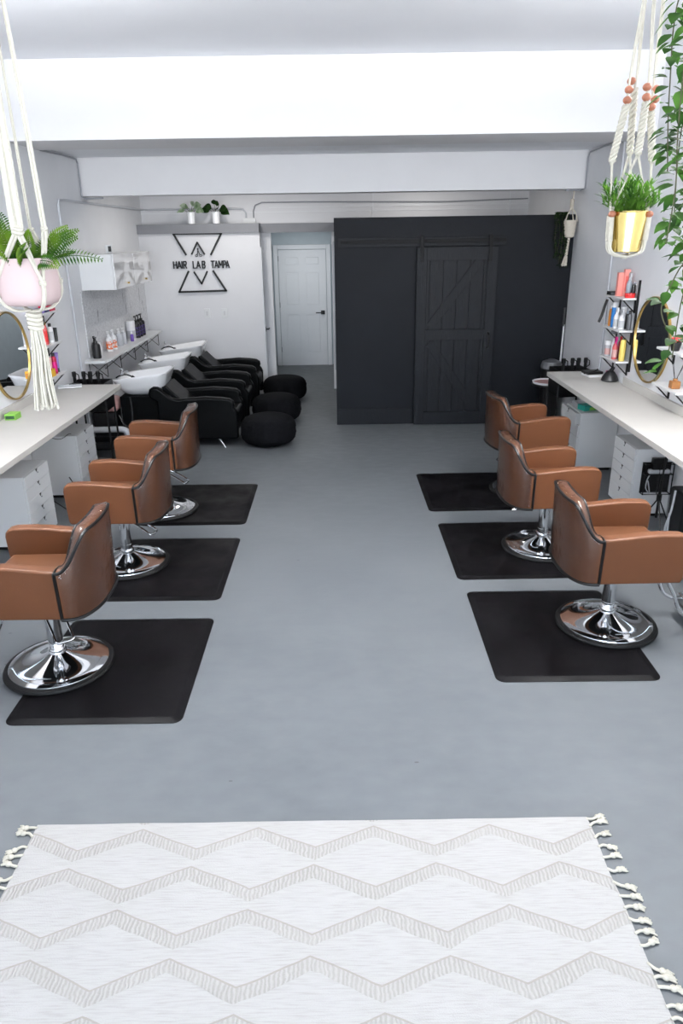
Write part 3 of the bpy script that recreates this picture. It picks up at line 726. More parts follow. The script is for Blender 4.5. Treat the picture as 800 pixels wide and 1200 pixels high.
# black cable loop under the left worktop
tag(MB().tube(smooth_path([(-2.50, 5.85, .835), (-2.46, 5.95, .72), (-2.44, 6.1, .665), (-2.47, 6.35, .64), (-2.50, 6.5, .606)], 6), .003, 6).build('cable', M['black']), 'thin black cable hanging under the left worktop', 'cable')
tag(MB().tube(smooth_path([(-2.55, 5.75, .3), (-2.42, 5.95, .06), (-2.3, 5.85, .012), (-2.25, 6.1, .012), (-2.35, 6.25, .012), (-2.5, 6.3, .25)], 6), .005, 6).build('cable', M['black']), 'black cable trailing on the floor between the left drawer units', 'cable')

# ------------------------------------------------------------------ round mirrors
def mirror(label, loc, sgn):
    t = thing('round_mirror', label, 'mirror', loc)
    def disc(r0, r1, x0, x1, mb):
        seg = 72; R = lambda r, x: [(x * sgn, r * math.cos(2 * PI * k / seg), r * math.sin(2 * PI * k / seg)) for k in range(seg)]
        return mb.rings([R(r0, x0), R(r1, x0), R(r1, x1), R(r0, x1)], False, False)
    seg = 72; mb = MB(); R = lambda r, x: [(x * sgn, r * math.cos(2 * PI * k / seg), r * math.sin(2 * PI * k / seg)) for k in range(seg)]
    mb.rings([R(.362, .004), R(.362, .016)]).build('glass', M['mirror'], t)
    fr = MB(); fr.rings([R(.360, .002), R(.375, .002), R(.375, .026), R(.360, .026), R(.360, .002)], False, False); fr.build('frame', M['brass'], t)
mirror('round gold-rimmed mirror on the left wall', (XL, 6.35, 1.345), 1)
mirror('round gold-rimmed mirror on the right wall behind the trailing vine', (XR, 6.51, 1.375), -1)

# ------------------------------------------------------------------ small wall shelves
def wall_shelf(label, x, y0, y1, z, sgn, depth=.14):
    """sgn: +1 shelf sticks out to +X (left wall)"""
    t = thing('wall_shelf', label, 'shelf', (x, (y0 + y1) / 2, z), group='small white wall shelves')
    L = (y1 - y0) / 2; a, b = (0, depth) if sgn > 0 else (-depth, 0)
    MB().box(a, b, -L, L, -.018, 0, bev=.002).build('board', M['white_lam'], t)
    for yy in (-L + .05, L - .05):
        mb = MB(); s = sgn
        mb.tube([(s * .118, yy, -.024), (s * .008, yy, -.13)], .006, 6)
        mb.box(min(0, s * .01), max(0, s * .01), yy - .012, yy + .012, -.14, -.018); mb.box(min(0, s * .125), max(0, s * .125), yy - .012, yy + .012, -.026, -.018)
        mb.build('bracket', M['black_metal'], t)
RZ = (1.70, 1.405, 1.115); LZ = (1.65, 1.355, 1.06)
for nm, z in zip(('topmost', 'middle', 'lowest'), RZ):
    wall_shelf('%s of the three white shelves left of the right-hand mirror' % nm, XR, 6.95, 7.42, z, -1)
wall_shelf('upper white shelf at the right picture edge behind the vine', XR, 5.62, 6.09, 1.385, -1)
wall_shelf('lower white shelf at the right picture edge holding the reed diffuser', XR, 5.62, 6.09, 1.09, -1)
for nm, z in zip(('topmost', 'middle', 'lowest'), LZ):
    wall_shelf('%s of the three white shelves behind the hanging macrame tassel' % nm, XL, 6.79, 7.25, z, 1)
# black rail at the near end of the right shelf set
tag(MB().box(XR - .02, XR, 6.925, 6.940, 1.02, 1.86, bev=.002).build('shelf_upright', M['black_metal']), 'black metal upright at the near end of the three right shelves', 'upright')

# ------------------------------------------------------------------ bottles and packs
def jarlabel(t, r, z0, z1, m, frac=.45, face=PI):
    n = 10; mb = MB()
    ang = [face - PI * frac + 2 * PI * frac * k / n for k in range(n + 1)]
    mb.rings([[(math.cos(a) * (r + .0008), math.sin(a) * (r + .0008), z0) for a in ang], [(math.cos(a) * (r + .0008), math.sin(a) * (r + .0008), z1) for a in ang]], False, False, closed=False)
    mb.build('label', m, t, recalc=False)
def bottle(kind, label, loc, h, r, col, cap='black', lab=None, group=None, cat='bottle', rz=0.0, face=-PI / 2):
    t = thing({'pump': 'pump_bottle', 'spray': 'spray_bottle', 'can': 'spray_can', 'flip': 'shampoo_bottle', 'tube': 'cream_tube', 'jar': 'cosmetic_jar', 'reed': 'reed_diffuser'}[kind], label, cat, loc, rz, group)
    cm, km = C_.get(col) or M[col], C_.get(cap) or M[cap]
    if kind == 'pump':
        b = h * .70
        MB().lathe([(r * .94, 0), (r, .006), (r, b * .86), (r * .8, b * .95), (r * .38, b), (r * .38, b + .008)], seg=20).build('body', cm, t)
        mb = MB().lathe([(r * .44, b), (r * .44, b + .022), (r * .16, b + .026), (r * .16, h - .02)], seg=14)
        mb.box(-r * .25, r * .25, -r * 1.15, r * .35, h - .022, h - .006, bev=.003); mb.cyl((0, -r * 1.05, h - .015), (0, -r * 1.3, h - .028), .004, seg=6)
        mb.build('pump', km, t); bh = b * .8
    elif kind == 'spray':
        b = h * .72
        MB().lathe([(r * .94, 0), (r, .006), (r, b * .72), (r * .75, b * .88), (r * .36, b)], seg=20).build('body', cm, t)
        mb = MB().lathe([(r * .42, b - .004), (r * .42, b + .02), (r * .25, b + .024)], seg=14)
        mb.box(-r * .32, r * .32, -r * 1.3, r * .7, h - .042, h, bev=.006); mb.box(-r * .15, r * .15, -r * 1.15, -r * .8, h - .085, h - .035, bev=.003); mb.cyl((0, 0, b), (0, 0, h - .02), r * .25, seg=10)
        mb.build('trigger', km, t); bh = b * .68
    elif kind == 'can':
        b = h * .78
        MB().lathe([(r * .96, 0), (r, .004), (r, b), (r * .9, b + .004)], seg=22).build('body', cm, t)
        MB().lathe([(r * .93, b), (r * .93, h - .012), (r * .75, h), ], seg=22).build('cap', km, t); bh = b * .9
    elif kind == 'flip':
        b = h * .84
        MB().lathe([(r * .92, 0), (r, .006), (r, b * .84), (r * .75, b * .96), (r * .5, b)], seg=20).build('body', cm, t)
        MB().lathe([(r * .56, b - .002), (r * .56, h - .003), (r * .5, h)], seg=16).build('cap', km, t); bh = b * .78
    elif kind == 'tube':
        seg = 18; rings = []
        for f in (0, .25, .6, .85, 1):
            w = r * (1 + .25 * f); d = r * (1 - f * .93)
            rings.append([(w * math.cos(2 * PI * k / seg), d * math.sin(2 * PI * k / seg), h * .2 + h * .8 * f) for k in range(seg)])
        MB().rings(rings).build('body', cm, t); MB().lathe([(r * .92, 0), (r * .92, h * .2)], seg=18).build('cap', km, t); bh = 0
    elif kind == 'jar':
        b = h * .72
        MB().lathe([(r * .94, 0), (r, .005), (r, b)], seg=24).build('body', cm, t); MB().lathe([(r * 1.04, b), (r * 1.04, h - .003), (r, h)], seg=24).build('lid', km, t); bh = b * .8
    if lab and bh: jarlabel(t, r, bh * .18, bh * .88, C_[lab], face=face)
    return t
def pack(nm, label, loc, sx, sy, sz, col, lab=None, rz=0.0, cat='box', group=None):
    t = thing(nm, label, cat, loc, rz, group)
    MB().box(-sx / 2, sx / 2, -sy / 2, sy / 2, 0, sz, bev=.003).build('carton', C_.get(col) or M[col], t)
    if lab: MB().box(-sx / 2 + .008, sx / 2 - .008, -sy / 2 - .0012, -sy / 2 + .001, sz * .2, sz * .75).build('label', C_[lab], t)
    return t
# right shelves
def print_mat(nm, base, ink, thr=.16):
    m = mat(nm, base, .4); nt = m.node_tree; N = nt.nodes; tc = N.new('ShaderNodeTexCoord'); mp = N.new('ShaderNodeMapping'); mp.inputs['Scale'].default_value = (1, 1, .55)
    v = N.new('ShaderNodeTexVoronoi'); v.feature = 'DISTANCE_TO_EDGE'; v.inputs['Scale'].default_value = 38; v.inputs['Randomness'].default_value = .55
    lt = N.new('ShaderNodeMath'); lt.operation = 'LESS_THAN'; lt.inputs[1].default_value = thr; mx = N.new('ShaderNodeMixRGB'); mx.inputs['Color1'].default_value = base; mx.inputs['Color2'].default_value = ink
    nt.links.new(tc.outputs['Object'], mp.inputs['Vector']); nt.links.new(mp.outputs['Vector'], v.inputs['Vector']); nt.links.new(v.outputs['Distance'], lt.inputs[0]); nt.links.new(lt.outputs[0], mx.inputs['Fac']); nt.links.new(mx.outputs['Color'], N['Principled BSDF'].inputs['Base Color'])
    return m
C_['orange'] = print_mat('orange_print', rgb(232, 232, 234), rgb(226, 110, 56))
C_['purple_print'] = print_mat('purple_print', rgb(18, 18, 22), rgb(96, 76, 150), .07)
Z = RZ[0]
pack('flat_case', 'flat black case at the far end of the topmost right shelf', (2.69, 7.36, Z), .10, .10, .034, 'black', 'gray')
pack('tall_carton', 'tall salmon pink carton, the left one on the topmost right shelf', (2.685, 7.215, Z), .05, .05, .215, 'pink', cat='carton')
pack('tall_carton', 'tall pink carton with coral top beside the silver bottle on the topmost right shelf', (2.73, 7.175, Z), .05, .05, .245, 'pink', 'coral', cat='carton')
bottle('spray', 'silver grey spray bottle behind the red tin on the topmost right shelf', (2.735, 7.10, Z), .22, .026, 'silver', 'lightgray')
bottle('jar', 'flat round red tin at the near end of the topmost right shelf', (2.715, 7.00, Z), .042, .046, 'red', 'red', cat='tin')
bottle('jar', 'small clear glass ball jar behind the flat black case', (2.735, 7.29, Z), .075, .026, 'clear', 'silver', cat='jar')
bottle('flip', 'black bottle at the wall end of the topmost right shelf', (2.752, 7.03, Z), .14, .019, 'black', 'gray')
Z = RZ[1]
bottle('flip', 'amber orange bottle with white cap on the middle right shelf', (2.69, 7.35, Z), .20, .024, 'amber', 'white')
bottle('can', 'tall blue spray can with white cap on the middle right shelf', (2.685, 7.255, Z), .235, .030, 'blue', 'white')
bottle('spray', 'white spray bottle with blue label next to the blue can', (2.675, 7.165, Z), .195, .026, 'white', 'white', 'lightgray')
bottle('spray', 'white spray bottle nearest the front of the middle right shelf', (2.69, 7.065, Z), .19, .028, 'white', 'lightgray', 'lightgray')
bottle('flip', 'slim black bottle at the near end of the middle right shelf', (2.745, 7.075, Z), .17, .018, 'black', 'silver')
bottle('flip', 'dark grey bottle by the upright on the middle right shelf', (2.735, 6.99, Z), .18, .02, 'gray', 'black')
bottle('jar', 'pale green lidded jar behind the white sprays on the middle right shelf', (2.74, 7.17, Z), .20, .028, 'lightgray', 'white', cat='jar')
o = MB().tube(smooth_path([(2.66, 7.425, 1.65), (2.645, 7.44, 1.58), (2.63, 7.45, 1.50), (2.61, 7.46, 1.43)], 5), .014, 8, radii=None).build('hanging_strap', C_['black']); tag(o, 'black strap hanging at the far end of the right shelves', 'strap')
Z = RZ[2]
bottle('jar', 'clear jar with white lid on the lowest right shelf', (2.69, 7.33, Z), .15, .036, 'clear', 'white', 'blush', cat='jar')
bottle('flip', 'tall white bottle between the clear jar and the pink spray', (2.695, 7.21, Z), .185, .022, 'white', 'white')
bottle('spray', 'rose spray bottle with bright magenta trigger on the lowest right shelf', (2.68, 7.12, Z), .215, .026, 'rose', 'magenta', 'blush')
bottle('flip', 'black bottle between the pink spray and the yellow can', (2.715, 7.055, Z), .15, .022, 'black', 'black')
bottle('can', 'pale yellow can at the near end of the lowest right shelf', (2.705, 6.995, Z), .20, .028, 'yellow', 'yellow')
bottle('flip', 'red bottle standing behind the pink spray on the lowest right shelf', (2.745, 7.16, Z), .21, .022, 'crimson', 'red')
bottle('flip', 'green-capped dark bottle at the wall behind the yellow can', (2.75, 7.08, Z), .20, .02, 'darkgreen', 'lime')
# on right counter
t = thing('styling_kit', 'black tools on a white booklet at the far end of the right worktop', 'tools', (2.62, 7.52, CH), .15)
MB().box(-.08, .10, -.10, .08, 0, .022, bev=.003).build('booklet', C_['white'], t); MB().box(-.085, .09, -.07, .08, .022, .05, bev=.008).build('case', C_['black'], t)
mb = MB(); mb.tube(smooth_path([(-.12, -.06, .04), (-.08, -.1, .055), (-.02, -.09, .06), (.03, -.05, .07), (.05, 0, .055)], 5), .009, 8); mb.build('iron', C_['black'], t)
bottle('jar', 'small pink pot behind the black tools on the right worktop', (2.735, 7.365, CH), .075, .026, 'blush', 'magenta', cat='jar')
t = thing('diffuser_bowl', 'dark grey round diffuser bowl under the lowest right shelf', 'bowl', (2.70, 7.22, CH))
MB().lathe([(.075, 0), (.085, .012), (.07, .05), (.045, .085), (.03, .10)], seg=28).build('bowl', C_['black'], t); MB().cyl((0, 0, .095), (.03, .0, .14), .022, .015, seg=14).build('neck', C_['black'], t)
o = MB().sphere((0, 0, 0), .03, 12, 8, (1.2, 1, .8)).build('brush_head', C_['gray']); o.location = (2.65, 7.24, 1.075 - .09 + .09); tag(o, 'grey round brush hanging under the middle right shelf', 'brush')
o.location = (2.70, 7.24, RZ[1] - .045)
# near right shelves
t = thing('reed_diffuser', 'amber glass reed diffuser on the lower shelf at the right edge', 'diffuser', (2.70, 5.80, 1.09))
MB().box(-.035, .035, -.035, .035, 0, .062, bev=.008, seg=3).build('bottle', C_['brown'], t); MB().lathe([(.018, .06), (.018, .08)], seg=14).build('neck', C_['brown'], t)
for dx, dy in ((-.05, -.02), (.06, .02), (-.02, .03), (.03, -.05)): MB().cyl((0, 0, .05), (dx, dy, .20), .0022, seg=5).build('reed', C_['black'], t)
t = thing('flower_pot', 'small red flowers on the upper shelf at the right edge', 'flowers', (2.68, 5.84, 1.385))
MB().lathe([(.03, 0), (.042, .05), (.044, .07)], seg=18).build('pot', C_['black'], t)
mb = MB()
for k in range(9): a = k * 2.4; mb.sphere((.028 * math.cos(a) * (k / 5), .028 * math.sin(a) * (k / 5), .085 + .004 * (k % 3)), .02, 8, 6)
mb.build('bloom', C_['red'], t)
mb = MB()
for k in range(10):
    a = k * .63; mb.face([(0, 0, .06), (.05 * math.cos(a - .2), .05 * math.sin(a - .2), .085), (.08 * math.cos(a), .08 * math.sin(a), .07), (.05 * math.cos(a + .2), .05 * math.sin(a + .2), .085)])
mb.build('leaves', M['vine'], t)
# left shelves
Z = LZ[0]
pack('hair_colour_box', 'lavender box lying on the topmost left shelf', (-2.80, 6.90, Z), .12, .09, .038, 'lavender')
pack('hair_colour_box', 'navy box lying on the topmost left shelf', (-2.80, 7.02, Z), .12, .09, .034, 'navy')
pack('hair_colour_box', 'crimson box at the far end of the topmost left shelf', (-2.80, 7.16, Z), .12, .11, .048, 'crimson')
Z = LZ[1]
bottle('flip', 'white bottle with black cap on the middle left shelf, nearest the mirror', (-2.80, 6.84, Z), .21, .030, 'white', 'black', 'lightgray')
bottle('flip', 'rose red bottle with black cap on the middle left shelf', (-2.79, 6.99, Z), .215, .026, 'rose', 'black', 'red')
bottle('can', 'orange yellow can on the middle left shelf', (-2.815, 7.05, Z), .20, .022, 'yellow', 'mustard')
bottle('flip', 'white bottle with black cap at the far end of the middle left shelf', (-2.79, 7.13, Z), .18, .027, 'white', 'black', 'lightgray')
bottle('tube', 'slim black tube at the end of the middle left shelf', (-2.775, 7.215, Z), .13, .016, 'black', 'black')
bottle('flip', 'salmon bottle behind the tassel on the middle left shelf', (-2.83, 6.93, Z), .20, .024, 'pink', 'black')
Z = LZ[2]
pack('yellow_box', 'mustard yellow box on the lowest left shelf', (-2.79, 6.90, Z), .10, .17, .07, 'mustard', 'amber')
bottle('tube', 'pale pink tube lying behind the mustard box', (-2.80, 7.01, Z), .17, .022, 'blush', 'white')
bottle('flip', 'crimson bottle with black cap on the lowest left shelf', (-2.79, 7.10, Z), .20, .027, 'crimson', 'black', 'magenta')
bottle('flip', 'red bottle with black cap against the wall on the lowest left shelf', (-2.84, 7.04, Z), .205, .02, 'red', 'black')
bottle('tube', 'lavender tube at the end of the lowest left shelf', (-2.80, 7.19, Z), .19, .022, 'lavender', 'black')
# left counter
t = thing('flat_iron', 'white and black hair straightener on the far left worktop', 'straightener', (-2.73, 7.25, CH), .25)
MB().box(-.11, .12, -.018, .018, .004, .022, bev=.006).build('lower_arm', C_['white'], t); MB().box(-.11, .12, -.016, .016, .026, .042, bev=.006).build('upper_arm', C_['lightgray'], t); MB().box(.0, .11, -.0165, .0165, .040, .045, bev=.001).build('plate', C_['black'], t)
mb = MB(); mb.prism([(0, 0), (.05, 0), (.02, .045)], 'xz', -.015, .015, bev=.003); o = mb.build('sectioning_clip', C_['black']); o.location = (-2.80, 6.60, CH); tag(o, 'black sectioning clip on the left worktop by the upstand', 'clip')
pack('green_box', 'lime green box on the left worktop at the picture edge', (-2.765, 5.98, CH), .09, .12, .05, 'lime', 'darkgreen')

# ------------------------------------------------------------------ basin wall: shelf, bottles, cabinets
SZ = 1.0
t = thing('backbar_shelf', 'long white shelf on wire brackets above the wash basins', 'shelf', (XL, 9.6, SZ))
MB().box(.0, .235, -1.42, 1.35, -.03, 0, bev=.003).build('board', M['white_lam'], t)
for yy in (-1.30, -.75, -.1, .55, 1.2):
    mb = MB()
    mb.tube([(.21, yy, -.03), (.21, yy, -.19), (.205, yy + .01, -.20), (.006, yy + .02, -.03)], .0045, 6)
    mb.tube([(.008, yy, -.03), (.008, yy, -.20), (.21, yy + .16, -.032)], .0045, 6)
    mb.build('bracket', M['black_metal'], t)
def SB(kind, lb, x, y, h, r, col, cap, lab=None): return bottle(kind, lb, (x, y, SZ), h, r, col, cap, lab)
SB('pump', 'black pump bottle at the near end of the basin shelf', -2.79, 8.40, .245, .046, 'black', 'black')
SB('pump', 'second black pump bottle just behind the first on the basin shelf', -2.835, 8.50, .245, .030, 'black', 'black')
SB('flip', 'small white bottle beside the black pumps on the basin shelf', -2.79, 8.53, .16, .024, 'white', 'white')
SB('pump', 'white pump bottle with orange lettering, the nearer of the pair', -2.80, 8.93, .245, .040, 'white', 'white', 'orange')
SB('pump', 'white pump bottle with orange lettering, the farther of the pair', -2.79, 9.08, .245, .040, 'white', 'white', 'orange')
SB('pump', 'clear pump bottle after the orange-lettered pair', -2.81, 9.40, .22, .040, 'clear', 'white')
SB('pump', 'clear pump bottle next to the small purple bottle', -2.80, 9.55, .215, .036, 'clear', 'white')
SB('pump', 'small purple bottle in the middle of the basin shelf', -2.76, 9.80, .135, .022, 'purple', 'white')
SB('jar', 'large white jug with a domed cap on the basin shelf', -2.80, 9.92, .25, .058, 'white', 'white', 'lightgray')
for k, (yy, w) in enumerate(((10.16, 'nearest'), (10.30, 'middle'), (10.44, 'farthest'))):
    SB('pump', '%s of the black and purple pump bottles at the far end of the basin shelf' % w, -2.79 - .0 * k, yy, .30, .050, 'black', 'black', 'purple_print')
# orange lettering on the white pumps is in their labels

t = thing('wall_cabinet', 'white glossy two-door wall cabinet above the basin shelf', 'cabinet', (XL, 8.43, 1.745))
Wc, Dc, Hc = 1.66, .365, .375
MB().box(0, Dc, 0, Wc, 0, Hc, bev=.003).build('body', M['white_lam'], t)
for k in range(2):
    a = k * Wc / 2 + .004; b = (k + 1) * Wc / 2 - .004
    d = MB().box(Dc + .001, Dc + .02, a, b, .002, Hc - .002, bev=.002).build('door', M['gloss_white'], t)
    MB().cyl((Dc + .02, a + .48, .05), (Dc + .045, a + .48, .05), .011, seg=12).build('knob', M['brass'], d)
t = thing('camera_cube', 'small white device with black face on top of the wall cabinet', 'device', (-2.68, 9.0, 2.1205))
MB().box(-.04, .04, -.03, .03, 0, .09, bev=.008).build('body', M['white_lam'], t); MB().box(-.005, .03, -.034, -.029, .02, .08, bev=.002).build('lens_panel', C_['black'], t)

# ------------------------------------------------------------------ wash units
def srect(cx, cy, hx, hy, r, z, n=6, f=None):
    pts = []
    for sx, sy, a0 in ((1, 1, 0), (-1, 1, PI / 2), (-1, -1, PI), (1, -1, 1.5 * PI)):
        for k in range(n + 1):
            a = a0 + k / n * PI / 2; x = cx + sx * (hx - r) + r * math.cos(a); y = cy + sy * (hy - r) + r * math.sin(a)
            pts.append((x, y, z + (f(x, y) if f else 0)))
    return pts
def make_wash(label, loc):
    t = thing('wash_unit', label, 'wash unit', loc, 0, 'black wash units with white basins')
    # basin: local x 0 (wall side) .. .62
    def rimf(x, y): 
        s = .05 * (x - .0) / .6 + .022 * sstep((x - .46) / .1) * sstep((abs(y) - .09) / .08)
        if x > .5: s -= .065 * math.exp(-(y / .10) ** 2) * sstep((x - .5) / .08)
        return s
    mb = MB()
    mb.rings([srect(.30, 0, .16, .13, .08, .595), srect(.30, 0, .22, .19, .10, .63), srect(.305, 0, .275, .235, .10, .70), srect(.31, 0, .305, .262, .09, .765, f=rimf),
              srect(.31, 0, .312, .268, .06, .785, f=rimf), srect(.31, 0, .305, .262, .055, .795, f=rimf), srect(.345, 0, .258, .238, .07, .790, f=rimf),
              srect(.35, 0, .235, .215, .09, .74), srect(.35, 0, .18, .16, .10, .66), srect(.35, 0, .05, .05, .04, .635)])
    bs = mb.build('basin', M['ceramic'], t, angle=1.2)
    mb = MB(); mb.cyl((.045, .02, .79), (.045, .02, .87), .02, seg=14); mb.cyl((.045, .02, .86), (.045, .02, .885), .014, seg=10); mb.tube([(.045, .02, .84), (.11, .0, .85), (.13, -.01, .83)], .009, 8); mb.build('faucet', M['chrome'], bs)
    mb = MB(); mb.tube(smooth_path([(.03, -.17, .805), (.08, -.165, .83), (.15, -.15, .835), (.20, -.13, .812)], 5), .009, 8); mb.cyl((.20, -.13, .812), (.225, -.12, .79), .017, seg=10); mb.build('spray_hose', M['black'], bs)
    MB().cyl((.35, 0, .636), (.35, 0, .645), .025, seg=14).build('drain', M['chrome'], bs)
    mb = MB(); mb.box(.06, .56, -.22, .22, .06, .60, bev=.012); mb.box(.12, .55, -.2, .2, 0, .06); mb.build('base_cabinet', M['black_leather'], t)
    top = [(.425, .60), (.415, .65), (.43, .695), (.47, .72), (.52, .715), (.565, .685), (.61, .64), (.66, .60), (.73, .58), (.85, .588), (1.05, .60), (1.22, .59), (1.32, .575), (1.365, .545), (1.375, .50), (1.365, .475)]
    poly = [(.50, .13), (.50, .55)] + top + [(1.39, .44), (1.405, .40), (1.40, .13), (1.38, .11), (.52, .11)]
    for sd in (-1, 1):
        y0, y1 = (.235, .335) if sd > 0 else (-.335, -.235)
        MB().prism(poly, 'xz', y0, y1, bev=.028, seg=4).build('armrest', M['black_leather'], t, angle=.9)
    mb = MB(); mb.prism([(.55, .70), (.60, .72), (.66, .66), (.82, .50), (.98, .40), (1.0, .34), (.95, .30), (.80, .38), (.62, .54)], 'xz', -.233, .233, bev=.02, seg=3); mb.build('backrest', M['black_leather'], t, angle=.9)
    MB().box(.90, 1.40, -.233, .233, .24, .42, bev=.04, seg=4).build('seat', M['black_leather'], t, angle=.9)
    MB().box(.55, 1.36, -.233, .233, .13, .25, bev=.01).build('underframe', M['black_leather'], t)
    for sd in (-1, 1):
        MB().tube([(1.16, sd * .27, .12), (1.24, sd * .31, .005)], .012, 10, radii=[.017, .011]).build('leg', M['chrome'], t)
    return t
wu = make_wash('nearest black wash chair with white basin, by the left wall', (-2.58, 8.38, 0))
dup(wu, (-2.58, 9.47, 0), 0, 'middle black wash chair with white basin in the row of three')
dup(wu, (-2.56, 10.55, 0), 0, 'farthest black wash chair with white basin, below the sign')

# knitted poufs
def pouf(label, loc, rz):
    seg, rr = 96, 40; rings = []
    for j in range(1, rr):
        ph = -PI / 2 + PI * j / rr; ring = []
        for i in range(seg):
            a = 2 * PI * i / seg
            cz = math.copysign(abs(math.sin(ph)) ** .62, math.sin(ph)); cr = abs(math.cos(ph)) ** .55
            rad = .315 * cr * (1 + .035 * math.sin(26 * a + (1.2 if j % 2 else -1.2)) * cr + .008 * math.sin(j * 2.1))
            ring.append((rad * math.cos(a), rad * math.sin(a), .175 + .172 * cz))
        rings.append(ring)
    o = MB().rings(rings).build('knitted_pouf', M['pouf'], angle=3); o.location = loc; o.rotation_euler = (0, 0, rz)
    return tag(o, label, 'pouf', 'black knitted poufs')
pouf('nearest round black knitted pouf in the aisle before the wash chairs', (-.85, 8.24, 0), 0)
pouf('middle black knitted pouf, mostly hidden behind the nearest one', (-.845, 9.38, 0), .5)
pouf('farthest round black knitted pouf, toward the hallway', (-.825, 10.68, 0), 1)

# plumbing clutter behind the left chairs
tag(MB().tube(smooth_path([(-2.86, 7.95, .27), (-2.6, 7.95, .27), (-2.47, 7.95, .27), (-2.42, 7.95, .24), (-2.41, 7.95, .18), (-2.41, 7.95, .02)], 5), .035, 14).build('drain_pipe', M['pvc']), 'white plastic drain elbow by the left wall', 'pipe')
t = thing('water_jug', 'blue grey plastic jug beside the wash cabinet', 'jug', (-2.18, 7.80, 0)); 
MB().lathe([(.085, 0), (.09, .01), (.09, .26), (.06, .33), (.03, .36)], seg=22).build('body', C_['bluegray'], t); MB().lathe([(.032, .355), (.032, .385)], seg=14).build('cap', C_['blue'], t)
o = MB().box(-.16, .16, -.13, .13, 0, .16, bev=.06, seg=5).build('towel_bundle', C_['blush']); o.location = (-2.70, 8.22, .43); tag(o, 'pale pink folded towel bundle behind the wash cabinet', 'towel')
t = thing('storage_crate', 'black crate under the towel bundle', 'crate', (-2.70, 8.2, 0)); mb = MB(); mb.box(-.13, .12, -.12, .15, .0, .43, bev=.01); mb.build('body', C_['black'], t)
tag(MB().tube(smooth_path([(-2.36, 8.02, .62), (-2.35, 8.0, .45), (-2.37, 7.98, .3), (-2.45, 7.98, .32), (-2.5, 8.0, .42)], 6), .009, 8).build('hose', C_['black']), 'black hose hanging beside the nearest basin', 'hose')

# tool trolleys
def trolley(label, loc, rz=0.0):
    t = thing('tool_trolley', label, 'trolley', loc, rz)
    for (x, y) in ((-.17, -.14), (.17, -.14), (-.17, .14), (.17, .14)):
        MB().cyl((x, y, .05), (x, y, .80), .011, seg=8).build('post', M['black_metal'], t)
        MB().cyl((x - .012, y, .028), (x + .012, y, .028), .027, seg=12).build('caster', M['rubber'], t)
    for z in (.14, .74):
        mb = MB(); mb.box(-.18, .18, -.15, .15, z, z + .012); 
        for (a, b, c, d) in ((-.18, .18, -.15, -.142), (-.18, .18, .142, .15), (-.18, -.172, -.15, .15), (.172, .18, -.15, .15)): mb.box(a, b, c, d, z, z + (.07 if z < .7 else .12))
        mb.build('tray', M['black_metal'], t)
    MB().box(-.175, .175, -.145, .145, .56, .73, bev=.006).build('drawer_block', M['black'], t)
    for (x, y) in ((-.13, -.12), (-.03, -.12), (.04, -.12), (.12, -.12)):
        mb = MB(); mb.lathe([(.017, .80), (.017, .93), (.022, .94), (.022, .985), (.012, .99)], (x, y, 0), seg=12)
        if x < 0 or x > .1: mb.tube([(x + .018, y, .97), (x + .045, y, .955), (x + .048, y, .91), (x + .018, y, .89)], .006, 6)
        mb.build('tool', M['black'], t)
    return t
trolley('black tool trolley at the end of the left worktop', (-2.665, 7.72, 0))
trolley('black tool trolley at the far end of the right worktop', (2.57, 8.10, 0), .1)
# right corner: bin, little round table, mop
t = thing('waste_bin', 'black lidded bin in the corner by the black wall', 'bin', (2.59, 8.90, 0))
MB().lathe([(.10, 0), (.105, .01), (.122, .72)], seg=28).build('body', C_['black'], t); MB().lathe([(.126, .72), (.128, .75), (.11, .80), (.04, .83)], seg=28).build('lid', C_['gray'], t)
t = thing('side_table', 'small dark round table with a pink and white rimmed tray before the black wall', 'table', (2.44, 8.46, 0))
MB().lathe([(.18, .60), (.185, .605), (.185, .618), (.18, .622)], seg=32).build('table_top', C_['black'], t)
MB().cyl((0, 0, .02), (0, 0, .60), .02, seg=12).build('post', C_['black'], t); MB().lathe([(.14, 0), (.14, .012), (.02, .03)], seg=28).build('base', C_['black'], t)
t = thing('round_tray', 'round white and pink tray on the small dark table', 'tray', (2.44, 8.46, .622))
MB().lathe([(.17, 0), (.18, .025), (.172, .025), (.165, .008)], seg=36).build('rim', C_['white'], t); MB().lathe([(.160, .006), (.160, .012)], seg=36).build('liner', C_['blush'], t)
t = thing('mop', 'mop with white pole and black grip leaning against the black wall', 'mop', (0, 0, 0))
MB().cyl((2.74, 9.06, .05), (2.745, 9.05, 1.22), .011, seg=10).build('pole', C_['white'], t); MB().cyl((2.735, 9.05, 1.20), (2.745, 9.066, 1.42), .015, seg=10).build('grip', C_['black'], t)
mb = MB()
for k in range(10): mb.tube([(2.74, 9.05, .07), (2.735 + .003 * k, 9.03 + .01 * (k % 4), .01)], .008, 5)
mb.build('head', C_['gray'], t)

# pictures on the hallway side of the black room
for k, (y0, z0, z1, m, lb) in enumerate(((9.35, 1.35, 2.2, 'white', 'narrow white framed board on the hallway side of the black room, upper one'), (9.98, .55, 1.45, 'white', 'narrow white framed board on the hallway side of the black room, lower one'))):
    t = thing('framed_board', lb, 'frame', (-.04, y0, 0))
    mb = MB(); mb.box(-.03, 0, 0, .02, z0, z1); mb.box(-.03, 0, .58, .60, z0, z1); mb.box(-.03, 0, .02, .58, z0, z0 + .02); mb.box(-.03, 0, .02, .58, z1 - .02, z1); mb.build('frame', C_['lightgray'], t)
    MB().box(-.012, -.002, .02, .58, z0 + .02, z1 - .02).build('panel', C_['gray'], t)

